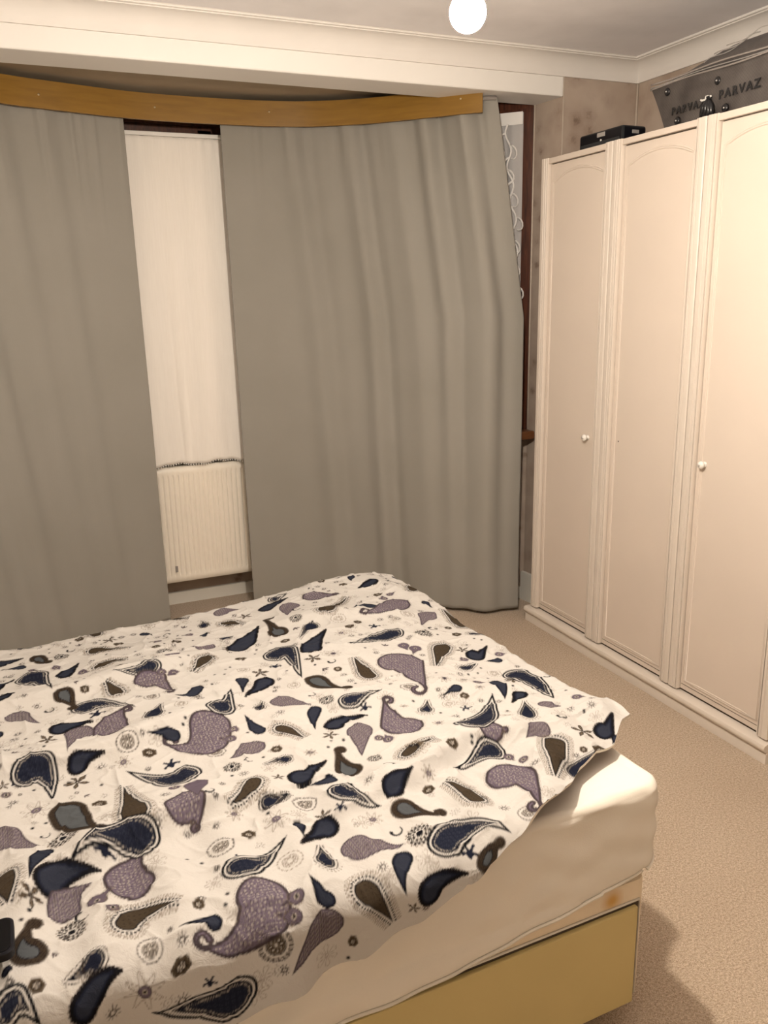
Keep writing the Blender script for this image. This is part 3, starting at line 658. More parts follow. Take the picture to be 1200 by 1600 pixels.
# ------------------------------------------------------------------ duvet: printed paisley, in fabric coordinates (millimetres)
MOTIFS_PAISLEY = [
('N',46,1854,106,1863,178,1788), ('N',-82,1631,-22,1607,-18,1505), ('N',250,1480,178,1481,118,1547), ('N',270,2004,214,1979,154,2001), ('N',-62,2142,-10,2146,18,1964), ('V',194,1926,242,1931,270,1839),
('V',106,1664,122,1753,154,1795), ('V',322,1669,270,1561,206,1603), ('V',154,1342,202,1344,202,1304), ('V',82,1178,74,1247,110,1296), ('V',266,1122,226,1043,146,1042), ('C',154,1884,146,1936,134,1964),
('C',106,1324,106,1393,106,1494), ('C',126,2276,170,2269,234,2229), ('L',-78,1910,-54,1882,-18,1822), ('L',78,1749,46,1729,22,1631), ('L',-118,1448,-90,1407,-38,1347), ('E',-2,1765,34,1781,86,1778),
('E',22,1595,46,1611,90,1612), ('E',42,2118,66,2154,94,2203), ('E',-102,1971,-82,1992,-62,2004), ('E',-114,2308,-78,2316,-34,2332), ('F',30,1960,46,1927,58,1875), ('F',-2,1485,18,1380,46,1315),
('F',-6,2328,10,2276,22,2260), ('G',330,1826,294,1788,266,1811), ('G',238,1612,206,1627,174,1630), ('G',-30,2259,-58,2259,-94,2259), ('H',194,1675,210,1728,230,1773), ('I',258,1972,266,1964,270,1940),
('I',302,1965,286,1948,274,1940), ('I',-98,1578,-94,1574,-86,1570), ('N',514,1944,578,1932,554,1759), ('N',578,1592,626,1590,690,1601), ('N',898,1924,814,1907,726,1892), ('N',666,2380,694,2382,734,2396),
('N',310,1688,354,1695,390,1785), ('V',766,2341,802,2304,850,2277), ('C',746,2143,786,2156,874,2246), ('C',494,2288,522,2271,550,2231), ('C',394,2017,366,1979,334,1934), ('C',706,1695,706,1751,710,1814),
('C',430,1574,450,1544,466,1496), ('L',722,2297,690,2263,662,2182), ('L',462,1700,486,1658,526,1617), ('L',386,1516,346,1510,306,1487), ('L',590,1504,570,1456,546,1391), ('L',498,2366,534,2388,574,2367),
('E',466,2042,526,2116,578,2192), ('E',622,1890,662,1966,718,2022), ('E',486,1810,458,1774,406,1724), ('E',526,1520,562,1542,622,1532), ('E',622,2306,666,2339,726,2366), ('E',386,1369,422,1366,478,1409),
('F',634,2103,606,2111,606,2221), ('F',578,1768,590,1702,618,1648), ('F',510,1333,502,1381,510,1434), ('G',430,1836,422,1803,406,1740), ('G',418,2211,430,2220,450,2229), ('G',394,1558,386,1600,382,1648),
('G',534,1612,514,1579,502,1533), ('G',898,2091,878,2136,834,2116), ('H',714,2076,686,2074,634,2005), ('H',450,2285,446,2300,454,2344), ('H',414,1435,398,1443,358,1438), ('H',414,1662,422,1668,438,1691),
('H',458,2163,482,2162,498,2160), ('I',354,1594,338,1593,322,1592), ('I',338,1557,326,1565,306,1575), ('I',594,1437,606,1433,614,1435), ('V',786,1798,810,1711,778,1559), ('V',690,1416,658,1475,674,1563),
('V',1010,2144,926,2077,854,2067), ('V',778,1325,810,1330,834,1322), ('L',1042,1989,1014,2005,966,1940), ('L',982,1414,994,1393,1018,1379), ('L',934,1321,902,1309,862,1289), ('C',966,1813,926,1763,874,1687),
('C',1090,1908,1090,1978,1090,2044), ('C',610,1347,634,1336,690,1346), ('C',926,1278,870,1202,830,1147), ('C',666,1139,658,1192,642,1233), ('N',750,1348,846,1411,914,1496), ('N',810,1291,758,1286,682,1269),
('N',1034,1614,1038,1499,1026,1417), ('E',994,1745,1014,1718,1066,1762), ('E',982,1470,962,1462,930,1441), ('G',1050,1663,1030,1671,1002,1676), ('G',954,1556,946,1503,926,1463), ('G',858,1542,834,1534,802,1527),
('G',1054,2103,1062,2086,1062,2051), ('H',922,1651,950,1659,982,1676), ('H',734,1479,750,1503,766,1530), ('H',918,1359,938,1397,958,1434), ('H',870,1142,930,1188,974,1206), ('I',862,1852,858,1826,854,1800),
('I',890,1821,874,1802,854,1772), ('I',614,1409,618,1425,618,1440), ('I',806,1275,806,1264,810,1248), ('I',830,1243,822,1239,814,1229), ('V',726,1224,778,1185,754,1085), ('N',530,1069,614,1099,674,1053),
('E',526,1234,554,1252,602,1280), ('E',490,1006,522,1024,578,1020), ('E',1018,1270,1042,1259,1090,1298), ('F',526,1211,554,1175,594,1156), ('F',602,1018,626,1039,646,1048), ('G',494,1098,466,1056,466,1017),
('G',1050,1237,1038,1227,1026,1222), ('L',406,1158,442,1123,502,1113), ('C',394,1067,414,1030,442,969), ('N',446,1306,470,1250,510,1221), ('G',358,1242,358,1222,354,1194), ('E',422,1215,390,1213,342,1177),
('H',362,1106,366,1135,374,1176), ('G',346,1033,330,1055,326,1095), ('L',358,1010,314,998,270,954), ('I',306,1069,294,1068,270,1062), ('I',294,1040,282,1043,258,1053), ('G',470,1336,438,1327,414,1340),
('H',318,1315,338,1305,378,1328), ('G',-34,1335,-54,1302,-66,1241), ('E',-54,1233,-18,1266,38,1259), ('L',-30,1173,-14,1230,22,1234), ('I',14,1181,26,1194,50,1218), ('I',50,1161,42,1161,30,1153),
('F',-62,1099,-82,1132,-70,1176), ('H',18,1068,-2,1072,-38,1059), ('E',-30,1011,6,1043,38,1048), ('N',-130,1050,-94,1050,-70,1014), ('N',218,954,146,949,66,983), ('C',42,1113,82,1141,134,1122),
('C',-102,1302,-98,1241,-98,1208), ('N',138,1297,62,1315,-6,1278), ('G',-98,1095,-106,1099,-114,1099), ('C',330,1376,302,1350,262,1324), ('H',318,1319,338,1309,374,1328), ('N',206,1151,262,1166,330,1212),
('G',182,1069,162,1079,122,1081), ('I',230,1439,218,1382,214,1345), ('I',306,1069,294,1068,274,1063), ('I',294,1040,282,1043,258,1053), ('C',157,2396,167,2440,195,2475), ('E',1002,2305,961,2304,925,2284),
('L',914,2483,948,2467,971,2437), ('C',126,2117,167,2137,212,2136), ('G',-86,960,-59,952,-37,933), ('G',449,2490,437,2512,436,2537), ('H',548,2481,570,2496,597,2499), ('I',1055,1707,1068,1697,1084,1694),
('G',276,2360,295,2343,305,2320), ('H',835,1016,816,1040,809,1070), ('H',-43,2444,-27,2422,-3,2410), ('G',259,2520,235,2514,216,2497), ('C',1096,2255,1079,2213,1045,2184), ('L',296,2043,319,2073,354,2088),
('I',522,2466,536,2459,546,2446), ('I',1044,2357,1046,2341,1041,2325), ('C',367,2457,388,2417,426,2392), ('G',1041,970,1041,999,1027,1024), ('L',433,2105,399,2119,374,2148), ('G',-100,1833,-105,1809,-120,1789),
('H',1069,1858,1086,1837,1110,1826), ('G',597,2431,618,2446,643,2449), ('G',69,2529,83,2507,85,2482), ('I',969,2497,977,2510,979,2526), ('I',954,1133,935,1135,918,1145), ('I',31,2211,42,2200,47,2185),
('I',557,976,557,956,548,939), ('I',-102,2509,-117,2503,-133,2505), ('I',974,2180,959,2173,943,2174), ('I',314,2445,327,2455,343,2458), ('H',-119,2059,-132,2083,-133,2110), ('I',177,1426,193,1426,208,1418),
('G',957,2398,941,2379,935,2355), ('G',1093,2380,1096,2355,1087,2331), ('I',983,2201,998,2198,1014,2202), ('I',404,2252,388,2249,372,2253), ('I',1055,1392,1070,1387,1082,1376), ('H',795,2542,799,2515,815,2493),
('H',1074,2298,1047,2299,1023,2287), ('I',310,2253,303,2239,290,2229), ('I',493,2421,478,2429,469,2442), ('I',90,2129,99,2115,113,2107), ('I',903,1562,916,1553,932,1550), ('I',975,1719,964,1707,948,1703),
('I',-19,2230,-16,2214,-20,2198), ('I',-96,2473,-112,2469,-128,2473), ('N',-594,1854,-534,1863,-462,1788), ('N',-722,1631,-662,1607,-658,1505), ('N',-390,1480,-462,1481,-522,1547), ('N',-370,2004,-426,1979,-486,2001),
('N',-702,2142,-650,2146,-622,1964), ('V',-446,1926,-398,1931,-370,1839), ('V',-534,1664,-518,1753,-486,1795), ('V',-318,1669,-370,1561,-434,1603), ('V',-486,1342,-438,1344,-438,1304), ('V',-558,1178,-566,1247,-530,1296),
('V',-374,1122,-414,1043,-494,1042), ('C',-486,1884,-494,1936,-506,1964), ('C',-534,1324,-534,1393,-534,1494), ('C',-514,2276,-470,2269,-406,2229), ('L',-718,1910,-694,1882,-658,1822), ('L',-562,1749,-594,1729,-618,1631),
('L',-758,1448,-730,1407,-678,1347), ('E',-642,1765,-606,1781,-554,1778), ('E',-618,1595,-594,1611,-550,1612), ('E',-598,2118,-574,2154,-546,2203), ('E',-742,1971,-722,1992,-702,2004), ('E',-754,2308,-718,2316,-674,2332),
('F',-610,1960,-594,1927,-582,1875), ('F',-642,1485,-622,1380,-594,1315), ('F',-646,2328,-630,2276,-618,2260), ('G',-310,1826,-346,1788,-374,1811), ('G',-402,1612,-434,1627,-466,1630), ('G',-670,2259,-698,2259,-734,2259),
('H',-446,1675,-430,1728,-410,1773), ('I',-382,1972,-374,1964,-370,1940), ('I',-338,1965,-354,1948,-366,1940), ('I',-738,1578,-734,1574,-726,1570), ('N',-330,1688,-286,1695,-250,1785), ('C',-246,2017,-274,1979,-306,1934),
('C',-210,1574,-190,1544,-174,1496), ('L',-178,1700,-154,1658,-114,1617), ('L',-254,1516,-294,1510,-334,1487), ('E',-174,2042,-114,2116,-62,2192), ('E',-154,1810,-182,1774,-234,1724), ('E',-254,1369,-218,1366,-162,1409),
('G',-210,1836,-218,1803,-234,1740), ('G',-222,2211,-210,2220,-190,2229), ('G',-246,1558,-254,1600,-258,1648), ('H',-190,2285,-194,2300,-186,2344), ('H',-226,1435,-242,1443,-282,1438), ('H',-226,1662,-218,1668,-202,1691),
('H',-182,2163,-158,2162,-142,2160), ('I',-286,1594,-302,1593,-318,1592), ('I',-302,1557,-314,1565,-334,1575), ('L',-234,1158,-198,1123,-138,1113), ('C',-246,1067,-226,1030,-198,969), ('N',-194,1306,-170,1250,-130,1221),
('G',-282,1242,-282,1222,-286,1194), ('E',-218,1215,-250,1213,-298,1177), ('H',-278,1106,-274,1135,-266,1176), ('G',-294,1033,-310,1055,-314,1095), ('L',-282,1010,-326,998,-370,954), ('I',-334,1069,-346,1068,-370,1062),
('I',-346,1040,-358,1043,-382,1053), ('G',-170,1336,-202,1327,-226,1340), ('H',-322,1315,-302,1305,-262,1328), ('G',-674,1335,-694,1302,-706,1241), ('E',-694,1233,-658,1266,-602,1259), ('L',-670,1173,-654,1230,-618,1234),
('I',-626,1181,-614,1194,-590,1218), ('I',-590,1161,-598,1161,-610,1153), ('F',-702,1099,-722,1132,-710,1176), ('H',-622,1068,-642,1072,-678,1059), ('E',-670,1011,-634,1043,-602,1048), ('N',-422,954,-494,949,-574,983),
('C',-598,1113,-558,1141,-506,1122), ('C',-742,1302,-738,1241,-738,1208), ('N',-502,1297,-578,1315,-646,1278), ('G',-738,1095,-746,1099,-754,1099), ('C',-310,1376,-338,1350,-378,1324), ('H',-322,1319,-302,1309,-266,1328),
('N',-434,1151,-378,1166,-310,1212), ('G',-458,1069,-478,1079,-518,1081), ('I',-410,1439,-422,1382,-426,1345), ('I',-334,1069,-346,1068,-366,1063), ('I',-346,1040,-358,1043,-382,1053), ('C',-483,2396,-473,2440,-445,2475),
('C',-514,2117,-473,2137,-428,2136), ('G',-726,960,-699,952,-677,933), ('G',-191,2490,-203,2512,-204,2537), ('G',-364,2360,-345,2343,-335,2320), ('H',-683,2444,-667,2422,-643,2410), ('G',-381,2520,-405,2514,-424,2497),
('L',-344,2043,-321,2073,-286,2088), ('C',-273,2457,-252,2417,-214,2392), ('L',-207,2105,-241,2119,-266,2148), ('G',-740,1833,-745,1809,-760,1789), ('G',-571,2529,-557,2507,-555,2482), ('I',-609,2211,-598,2200,-593,2185),
('I',-742,2509,-757,2503,-773,2505), ('I',-326,2445,-313,2455,-297,2458), ('H',-759,2059,-772,2083,-773,2110), ('I',-463,1426,-447,1426,-432,1418), ('I',-236,2252,-252,2249,-268,2253), ('I',-330,2253,-337,2239,-350,2229),
('I',-550,2129,-541,2115,-527,2107), ('I',-659,2230,-656,2214,-660,2198), ('I',-736,2473,-752,2469,-768,2473)]
MOTIFS_ROUND = [
('J',58,2276,19.7,0.09), ('J',562,1623,17.1,0.06), ('J',302,1455,16.7,0.15), ('J',674,2146,17.8,0.63), ('J',562,1366,14.3,0.19), ('J',942,1882,24.0,0.78),
('J',530,1116,22.0,0.69), ('J',-10,1351,24.0,0.88), ('J',-18,1148,20.0,0.41), ('K',134,1620,22.6,0.44), ('K',290,1526,19.5,0.5), ('K',750,1590,20.0,0.22),
('K',726,1085,18.5,0.46), ('K',250,1005,26.8,0.97), ('K',390,1293,22.8,0.2), ('K',78,1069,18.4,0.11), ('K',222,1233,23.5,0.45), ('K',250,1005,23.0,0.94),
('K',218,1825,18.3,0.51), ('k',266,1734,15.9,0.56), ('k',366,1687,20.2,0.78), ('k',778,2083,23.3,0.83), ('k',446,1878,16.8,0.45), ('k',802,1498,15.3,0.37),
('k',994,1612,20.1,0.21), ('k',966,2023,22.2,0.29), ('k',874,1375,16.3,0.21), ('k',314,1150,23.1,0.18), ('k',526,1737,16.4,0.87), ('X',86,1948,12.2,0.61),
('X',2,2182,15.7,0.39), ('X',58,1453,16.1,0.55), ('X',170,1585,16.9,0.61), ('X',182,2038,19.0,0.56), ('X',462,1959,17.0,0.29), ('X',602,2027,15.5,0.67),
('X',818,2039,13.8,0.82), ('X',402,1488,13.9,0.24), ('X',650,1772,12.3,0.09), ('X',850,1511,12.7,0.69), ('X',710,1322,14.2,0.39), ('X',1038,1918,12.2,0.74),
('X',610,1233,14.0,0.42), ('X',954,1222,9.5,0.15), ('X',986,1209,19.0,0.91), ('X',374,963,10.0,0.2), ('X',-70,1063,12.6,0.01), ('X',114,1028,17.2,0.27),
('X',274,1248,14.9,0.75), ('X',158,1112,10.6,0.49), ('S',-42,1963,7.2,0.36), ('S',78,1583,11.3,0.8), ('S',138,1317,8.0,0.35), ('S',158,1532,6.3,0.01),
('S',-90,1517,6.3,0.15), ('S',-70,1566,4.5,0.96), ('S',166,1630,6.3,0.44), ('S',-86,1724,9.0,0.36), ('S',-26,1777,7.2,0.62), ('S',506,1787,6.5,0.42),
('S',478,1731,6.6,0.65), ('S',682,1921,6.5,0.16), ('S',350,1859,8.3,0.31), ('S',774,1820,8.8,0.42), ('S',878,1766,8.0,0.29), ('S',898,1876,8.3,0.18),
('S',722,1628,5.7,0.36), ('S',886,1574,8.1,0.32), ('S',802,1545,6.9,0.85), ('S',878,1486,6.5,0.44), ('S',826,1206,9.9,0.95), ('S',698,1117,10.2,0.71),
('S',442,1072,9.5,0.31), ('S',18,995,10.0,0.24), ('S',110,976,12.0,0.69), ('S',-102,1079,6.3,0.6), ('S',110,1085,5.7,0.66), ('S',122,1061,8.9,0.72),
('S',-70,1229,4.5,0.95), ('S',202,1179,5.5,0.92), ('S',230,1290,7.0,0.24), ('S',242,1339,6.2,0.77), ('S',266,1388,6.2,0.22), ('S',318,1982,5.6,0.33),
('S',786,1944,6.5,0.87), ('W',-46,1485,27.8,0.54), ('W',118,1575,18.8,0.14), ('W',746,1984,19.4,0.13), ('W',674,1860,20.1,0.45), ('W',458,1443,13.7,0.31),
('W',838,1581,16.4,0.62), ('W',898,1524,12.0,0.88), ('W',734,1421,14.2,0.9), ('W',706,1526,10.0,0.97), ('W',626,1262,14.2,0.99), ('W',326,1256,24.6,0.2),
('W',482,1199,18.9,0.17), ('W',62,1016,29.1,0.95), ('W',266,1308,16.0,0.4), ('Z',518,1065,20.7,0.31), ('Z',226,959,20.0,0.1), ('Z',-22,1286,12.6,0.2),
('Z',190,1150,15.2,0.02), ('Z',566,1589,15.2,0.44), ('Z',770,1315,10.2,0.47), ('Z',106,2304,19.9,0.92), ('Y',-10,1732,20.6,0.83), ('Y',30,1558,24.1,0.68),
('Y',454,2064,20.0,0.75), ('Y',618,1856,21.5,0.44), ('Y',478,1844,20.9,0.09), ('Y',518,1491,17.5,0.85), ('Y',370,1379,13.0,0.04), ('Y',994,1765,17.7,0.28),
('Y',1002,1547,20.9,0.52), ('Y',478,994,12.0,0.08), ('Y',990,1270,24.0,0.05), ('Y',406,1242,15.8,0.02), ('Y',-66,1221,16.5,0.92), ('Y',-98,1606,12.6,0.34),
('O',2,1895,14.4,3.27), ('O',542,1664,12.3,3.35), ('O',706,2232,16.0,1.51), ('O',338,1469,10.5,1.59), ('O',990,1923,16.0,1.69), ('O',502,1152,14.7,2.88),
('O',-38,1396,10.8,2.85), ('O',-2,1173,12.8,1.65), ('O',234,1354,12.5,3.32), ('O',82,2316,13.4,2.65), ('P',250,1641,3.0,0.03), ('P',258,1654,3.0,0.69),
('P',-46,1570,3.0,0.9), ('P',70,1522,3.0,0.31), ('P',538,1825,3.0,0.63), ('P',422,1914,3.0,0.69), ('P',378,1892,3.0,0.2), ('P',398,1874,3.0,0.22),
('P',510,1465,3.0,0.83), ('P',534,1457,3.0,0.26), ('P',498,1450,3.0,0.95), ('P',922,1614,3.0,0.68), ('P',950,1619,3.0,0.1), ('P',766,1469,3.0,0.77),
('P',754,1320,3.0,0.11), ('P',750,1312,3.0,0.11), ('P',838,1581,3.0,0.59), ('P',978,1649,3.0,0.66), ('P',1058,1813,3.0,0.67), ('P',-70,1201,3.0,0.59),
('P',-82,1184,3.0,0.66), ('P',194,1094,3.0,0.62), ('P',186,1214,3.0,0.53), ('P',202,1114,3.0,0.79), ('P',318,1279,3.0,0.49), ('P',674,1860,3.0,0.39),
('Q',66,1980,12.8,5.85), ('Q',38,1498,8.9,5.39), ('Q',654,2103,16.0,5.04), ('Q',618,1791,16.0,5.31), ('Q',-46,1112,8.0,5.43), ('R',202,1522,19.6,1.78),
('R',98,1802,21.4,1.82), ('R',-70,1606,17.1,2.01), ('R',522,1864,17.8,1.37), ('R',626,1552,15.9,1.51), ('R',846,1978,19.9,1.76), ('R',830,1462,16.7,1.75),
('R',590,1048,18.5,1.22), ('R',434,1231,13.5,1.15), ('R',46,1283,18.5,1.3), ('R',150,982,12.4,1.5), ('R',242,1177,14.9,2.19), ('S',1024,2397,10.0,0.4),
('J',1023,1144,20.0,2.63), ('X',1025,2429,16.0,5.03), ('P',-60,2076,3.0,4.28), ('S',-126,2016,10.0,2.15), ('K',896,990,24.0,4.34), ('P',1081,1230,3.0,2.08),
('S',454,1621,10.0,5.38), ('X',292,2181,16.0,3.11), ('X',782,2012,16.0,4.96), ('P',-73,2503,3.0,0.53), ('k',306,2399,22.0,0.18), ('Q',130,2175,14.0,2.23),
('P',472,2463,3.0,0.35), ('J',1075,953,20.0,1.6), ('X',1056,1059,16.0,5.68), ('S',-90,2198,10.0,5.71), ('S',890,2375,10.0,5.43), ('X',838,2476,16.0,4.8),
('k',749,2493,22.0,0.08), ('S',728,972,10.0,3.13), ('S',166,1397,10.0,2.39), ('Q',-100,2375,14.0,3.09), ('P',-7,966,3.0,5.15), ('S',1084,2106,10.0,5.33),
('X',114,2395,16.0,1.87), ('P',307,2498,3.0,4.92), ('P',930,1028,3.0,3.16), ('S',360,2233,10.0,5.06), ('X',961,2214,16.0,4.29), ('P',-119,2220,3.0,2.83),
('P',367,930,3.0,5.81), ('S',311,1751,10.0,2.96), ('O',552,1979,14.0,4.94), ('P',354,2140,3.0,4.86), ('S',-101,1745,10.0,3.89), ('P',269,1778,3.0,5.31),
('J',304,2136,20.0,0.97), ('S',997,1091,10.0,1.84), ('S',786,1439,10.0,1.44), ('P',-90,2045,3.0,0.71), ('O',1086,1531,14.0,3.46), ('K',1062,2490,24.0,2.46),
('X',853,2410,16.0,4.45), ('S',47,2394,10.0,4.52), ('S',1020,2048,10.0,0.3), ('Q',529,2511,14.0,2.04), ('S',922,1996,10.0,4.44), ('P',236,2182,3.0,4.4),
('S',1080,2445,10.0,0.0), ('S',313,2298,10.0,4.51), ('P',316,2202,3.0,4.51), ('K',781,936,24.0,2.3), ('K',698,2472,24.0,5.03), ('k',171,2511,22.0,2.43),
('S',838,956,10.0,4.5), ('S',532,2049,10.0,3.29), ('S',1089,2415,10.0,1.4), ('P',609,1819,3.0,4.15), ('S',478,2497,10.0,2.47), ('P',655,958,3.0,6.04),
('Y',570,2304,22.0,1.72), ('P',565,2057,3.0,4.54), ('S',12,2488,10.0,1.86), ('S',1011,2263,10.0,1.7), ('Q',-124,2176,14.0,4.08), ('P',785,982,3.0,6.02),
('P',747,2460,3.0,0.65), ('P',-44,1698,3.0,4.16), ('P',231,1677,3.0,2.47), ('S',1029,951,10.0,5.45), ('P',32,2363,3.0,1.68), ('P',382,2510,3.0,2.34),
('P',903,1418,3.0,3.28), ('P',518,932,3.0,5.19), ('Q',123,2044,14.0,3.43), ('P',-64,2383,3.0,2.53), ('S',882,2170,10.0,3.57), ('S',654,1740,10.0,4.44),
('S',335,2171,10.0,3.19), ('S',871,1078,10.0,1.85), ('X',726,1025,16.0,2.25), ('Q',-106,2432,14.0,2.03), ('P',147,2062,3.0,1.35), ('X',967,1042,16.0,4.76),
('P',355,1822,3.0,3.27), ('P',738,2257,3.0,5.05), ('S',838,2444,10.0,4.61), ('P',887,2450,3.0,3.55), ('S',224,2358,10.0,3.15), ('S',1011,2360,10.0,4.74),
('S',899,1613,10.0,4.3), ('Q',269,2444,14.0,3.16), ('S',343,2118,10.0,5.52), ('S',-125,1936,10.0,6.08), ('S',34,2427,10.0,5.58), ('O',342,2295,14.0,0.0),
('S',267,2055,10.0,4.19), ('X',1035,1865,16.0,3.06), ('S',405,2493,10.0,6.22), ('Y',190,2343,22.0,1.13), ('S',1064,1336,10.0,0.91), ('P',405,2286,3.0,5.96),
('P',294,1424,3.0,3.67), ('S',831,993,10.0,1.6), ('S',957,959,10.0,5.0), ('P',-33,1435,3.0,5.3), ('P',167,1236,3.0,1.72), ('S',513,1283,10.0,2.5),
('R',604,950,24.0,2.91), ('J',64,2029,20.0,4.64), ('P',288,2292,3.0,3.14), ('S',760,2224,10.0,2.66), ('S',828,2378,10.0,3.18), ('S',879,943,10.0,0.22),
('P',-19,2490,3.0,1.77), ('O',654,2495,14.0,4.17), ('P',599,1919,3.0,1.04), ('P',-99,1861,3.0,3.96), ('S',655,1706,10.0,4.27), ('P',659,1685,3.0,1.92),
('S',80,2436,10.0,5.95), ('Q',-119,1521,14.0,0.73), ('Q',-77,1684,14.0,0.61), ('O',978,1329,14.0,2.36), ('X',900,2341,16.0,2.04), ('S',880,2502,10.0,1.0),
('O',958,1084,14.0,3.07), ('S',-70,1775,10.0,5.14), ('S',1049,2380,10.0,2.68), ('Q',110,2347,14.0,1.59), ('S',731,2445,10.0,0.5), ('Q',391,2320,14.0,0.95),
('P',408,1902,3.0,3.56), ('P',35,2507,3.0,6.13), ('P',928,2148,3.0,5.83), ('P',927,2214,3.0,4.59), ('Q',239,2429,14.0,3.43), ('S',248,2124,10.0,6.14),
('S',911,2018,10.0,1.41), ('P',368,1467,3.0,1.21), ('P',165,2361,3.0,3.46), ('S',622,2512,10.0,5.47), ('P',714,2198,3.0,4.76), ('P',1075,1145,3.0,1.61),
('P',261,1698,3.0,4.09), ('P',1005,2519,3.0,2.8), ('S',329,2265,10.0,6.07), ('P',364,2264,3.0,6.08), ('P',699,983,3.0,2.35), ('k',801,2428,22.0,0.55),
('S',72,2360,10.0,5.29), ('O',570,1311,14.0,5.26), ('S',347,2331,10.0,1.44), ('P',1074,1438,3.0,3.28), ('S',-12,934,10.0,5.56), ('S',488,1752,10.0,4.15),
('O',-67,2428,14.0,2.39), ('X',349,2202,16.0,1.53), ('P',1041,1332,3.0,5.66), ('S',9,2390,10.0,5.43), ('S',-83,1539,10.0,0.53), ('P',1020,1787,3.0,0.18),
('P',960,1588,3.0,3.19), ('S',127,2502,10.0,2.04), ('O',650,1817,14.0,2.89), ('P',-18,1668,3.0,3.63), ('P',165,2208,3.0,1.18), ('X',209,2304,16.0,4.39),
('Q',244,2466,14.0,1.71), ('S',356,2518,10.0,1.77), ('S',775,2259,10.0,3.79), ('P',41,2460,3.0,0.71), ('P',924,1590,3.0,4.4), ('Q',-125,2403,14.0,5.85),
('P',-100,1690,3.0,4.07), ('S',-121,1880,10.0,3.13), ('P',518,2011,3.0,1.42), ('S',-123,1566,10.0,0.85), ('Q',814,1854,14.0,0.99), ('S',-120,1772,10.0,1.72),
('P',1071,1797,3.0,4.63), ('P',639,2472,3.0,2.8), ('J',695,939,20.0,2.81), ('P',-6,2460,3.0,5.92), ('P',980,1873,3.0,5.47), ('P',-59,1734,3.0,5.86),
('S',226,2053,10.0,1.2), ('P',507,1988,3.0,3.6), ('P',801,2384,3.0,4.76), ('P',-50,1762,3.0,0.22), ('P',-55,1429,3.0,3.0), ('P',31,2329,3.0,4.16),
('S',879,2022,10.0,5.82), ('J',108,2457,20.0,4.53), ('S',915,1078,10.0,0.8), ('P',564,2031,3.0,0.55), ('S',296,2450,10.0,2.77), ('S',1080,1001,10.0,0.55),
('P',13,2411,3.0,5.06), ('S',612,1974,10.0,5.57), ('Q',-71,2460,14.0,4.47), ('P',869,1025,3.0,5.51), ('S',149,2346,10.0,4.21), ('S',917,2408,10.0,4.55),
('S',676,2519,10.0,2.25), ('S',41,2483,10.0,3.09), ('P',90,1993,3.0,1.86), ('Q',101,2076,14.0,3.38), ('P',-113,1916,3.0,2.37), ('S',-122,954,10.0,0.61),
('P',850,1643,3.0,1.52), ('P',89,2380,3.0,5.36), ('P',708,2104,3.0,0.7), ('S',527,2425,10.0,5.98), ('S',838,2346,10.0,1.22), ('P',263,1412,3.0,5.09),
('S',375,2345,10.0,4.88), ('S',-35,2471,10.0,1.31), ('P',435,2475,3.0,2.65), ('P',685,2096,3.0,0.68), ('S',466,2125,10.0,5.14), ('P',56,933,3.0,0.15),
('P',-59,2493,3.0,5.2), ('P',-127,2350,3.0,5.74), ('S',544,2327,10.0,3.68), ('P',978,1158,3.0,5.96), ('S',-39,2287,10.0,2.88), ('P',809,2364,3.0,5.14),
('P',-124,1687,3.0,5.17), ('P',681,1004,3.0,3.86), ('P',734,1536,3.0,4.35), ('S',1087,1360,10.0,0.15), ('P',1002,2379,3.0,4.77), ('S',842,1097,10.0,3.93),
('P',344,2022,3.0,5.68), ('P',498,2457,3.0,0.04), ('P',920,939,3.0,5.92), ('S',277,2088,10.0,0.67), ('P',392,2195,3.0,5.13), ('P',321,2013,3.0,5.49),
('P',367,1571,3.0,4.31), ('P',165,2327,3.0,4.35), ('S',310,1776,10.0,5.07), ('S',-20,1925,10.0,2.11), ('S',240,2153,10.0,2.46), ('P',974,1007,3.0,3.5),
('S',258,2362,10.0,1.24), ('S',316,1421,10.0,1.68), ('P',749,992,3.0,0.02), ('S',191,1848,10.0,1.5), ('P',-104,2124,3.0,3.98), ('P',759,1854,3.0,1.8),
('S',911,2502,10.0,5.8), ('P',-123,1706,3.0,3.73), ('S',-115,1665,10.0,5.58), ('P',749,1678,3.0,2.66), ('P',191,1447,3.0,4.04), ('S',761,1948,10.0,1.83),
('P',975,1505,3.0,3.93), ('S',-69,2219,10.0,5.55), ('J',-582,2276,19.7,0.09), ('J',-338,1455,16.7,0.15), ('J',-650,1351,24.0,0.88), ('J',-658,1148,20.0,0.41),
('K',-506,1620,22.6,0.44), ('K',-350,1526,19.5,0.5), ('K',-390,1005,26.8,0.97), ('K',-250,1293,22.8,0.2), ('K',-562,1069,18.4,0.11), ('K',-418,1233,23.5,0.45),
('K',-390,1005,23.0,0.94), ('K',-422,1825,18.3,0.51), ('k',-374,1734,15.9,0.56), ('k',-274,1687,20.2,0.78), ('k',-194,1878,16.8,0.45), ('k',-326,1150,23.1,0.18),
('X',-554,1948,12.2,0.61), ('X',-638,2182,15.7,0.39), ('X',-582,1453,16.1,0.55), ('X',-470,1585,16.9,0.61), ('X',-458,2038,19.0,0.56), ('X',-178,1959,17.0,0.29),
('X',-238,1488,13.9,0.24), ('X',-266,963,10.0,0.2), ('X',-710,1063,12.6,0.01), ('X',-526,1028,17.2,0.27), ('X',-366,1248,14.9,0.75), ('X',-482,1112,10.6,0.49),
('S',-682,1963,7.2,0.36), ('S',-562,1583,11.3,0.8), ('S',-502,1317,8.0,0.35), ('S',-482,1532,6.3,0.01), ('S',-730,1517,6.3,0.15), ('S',-710,1566,4.5,0.96),
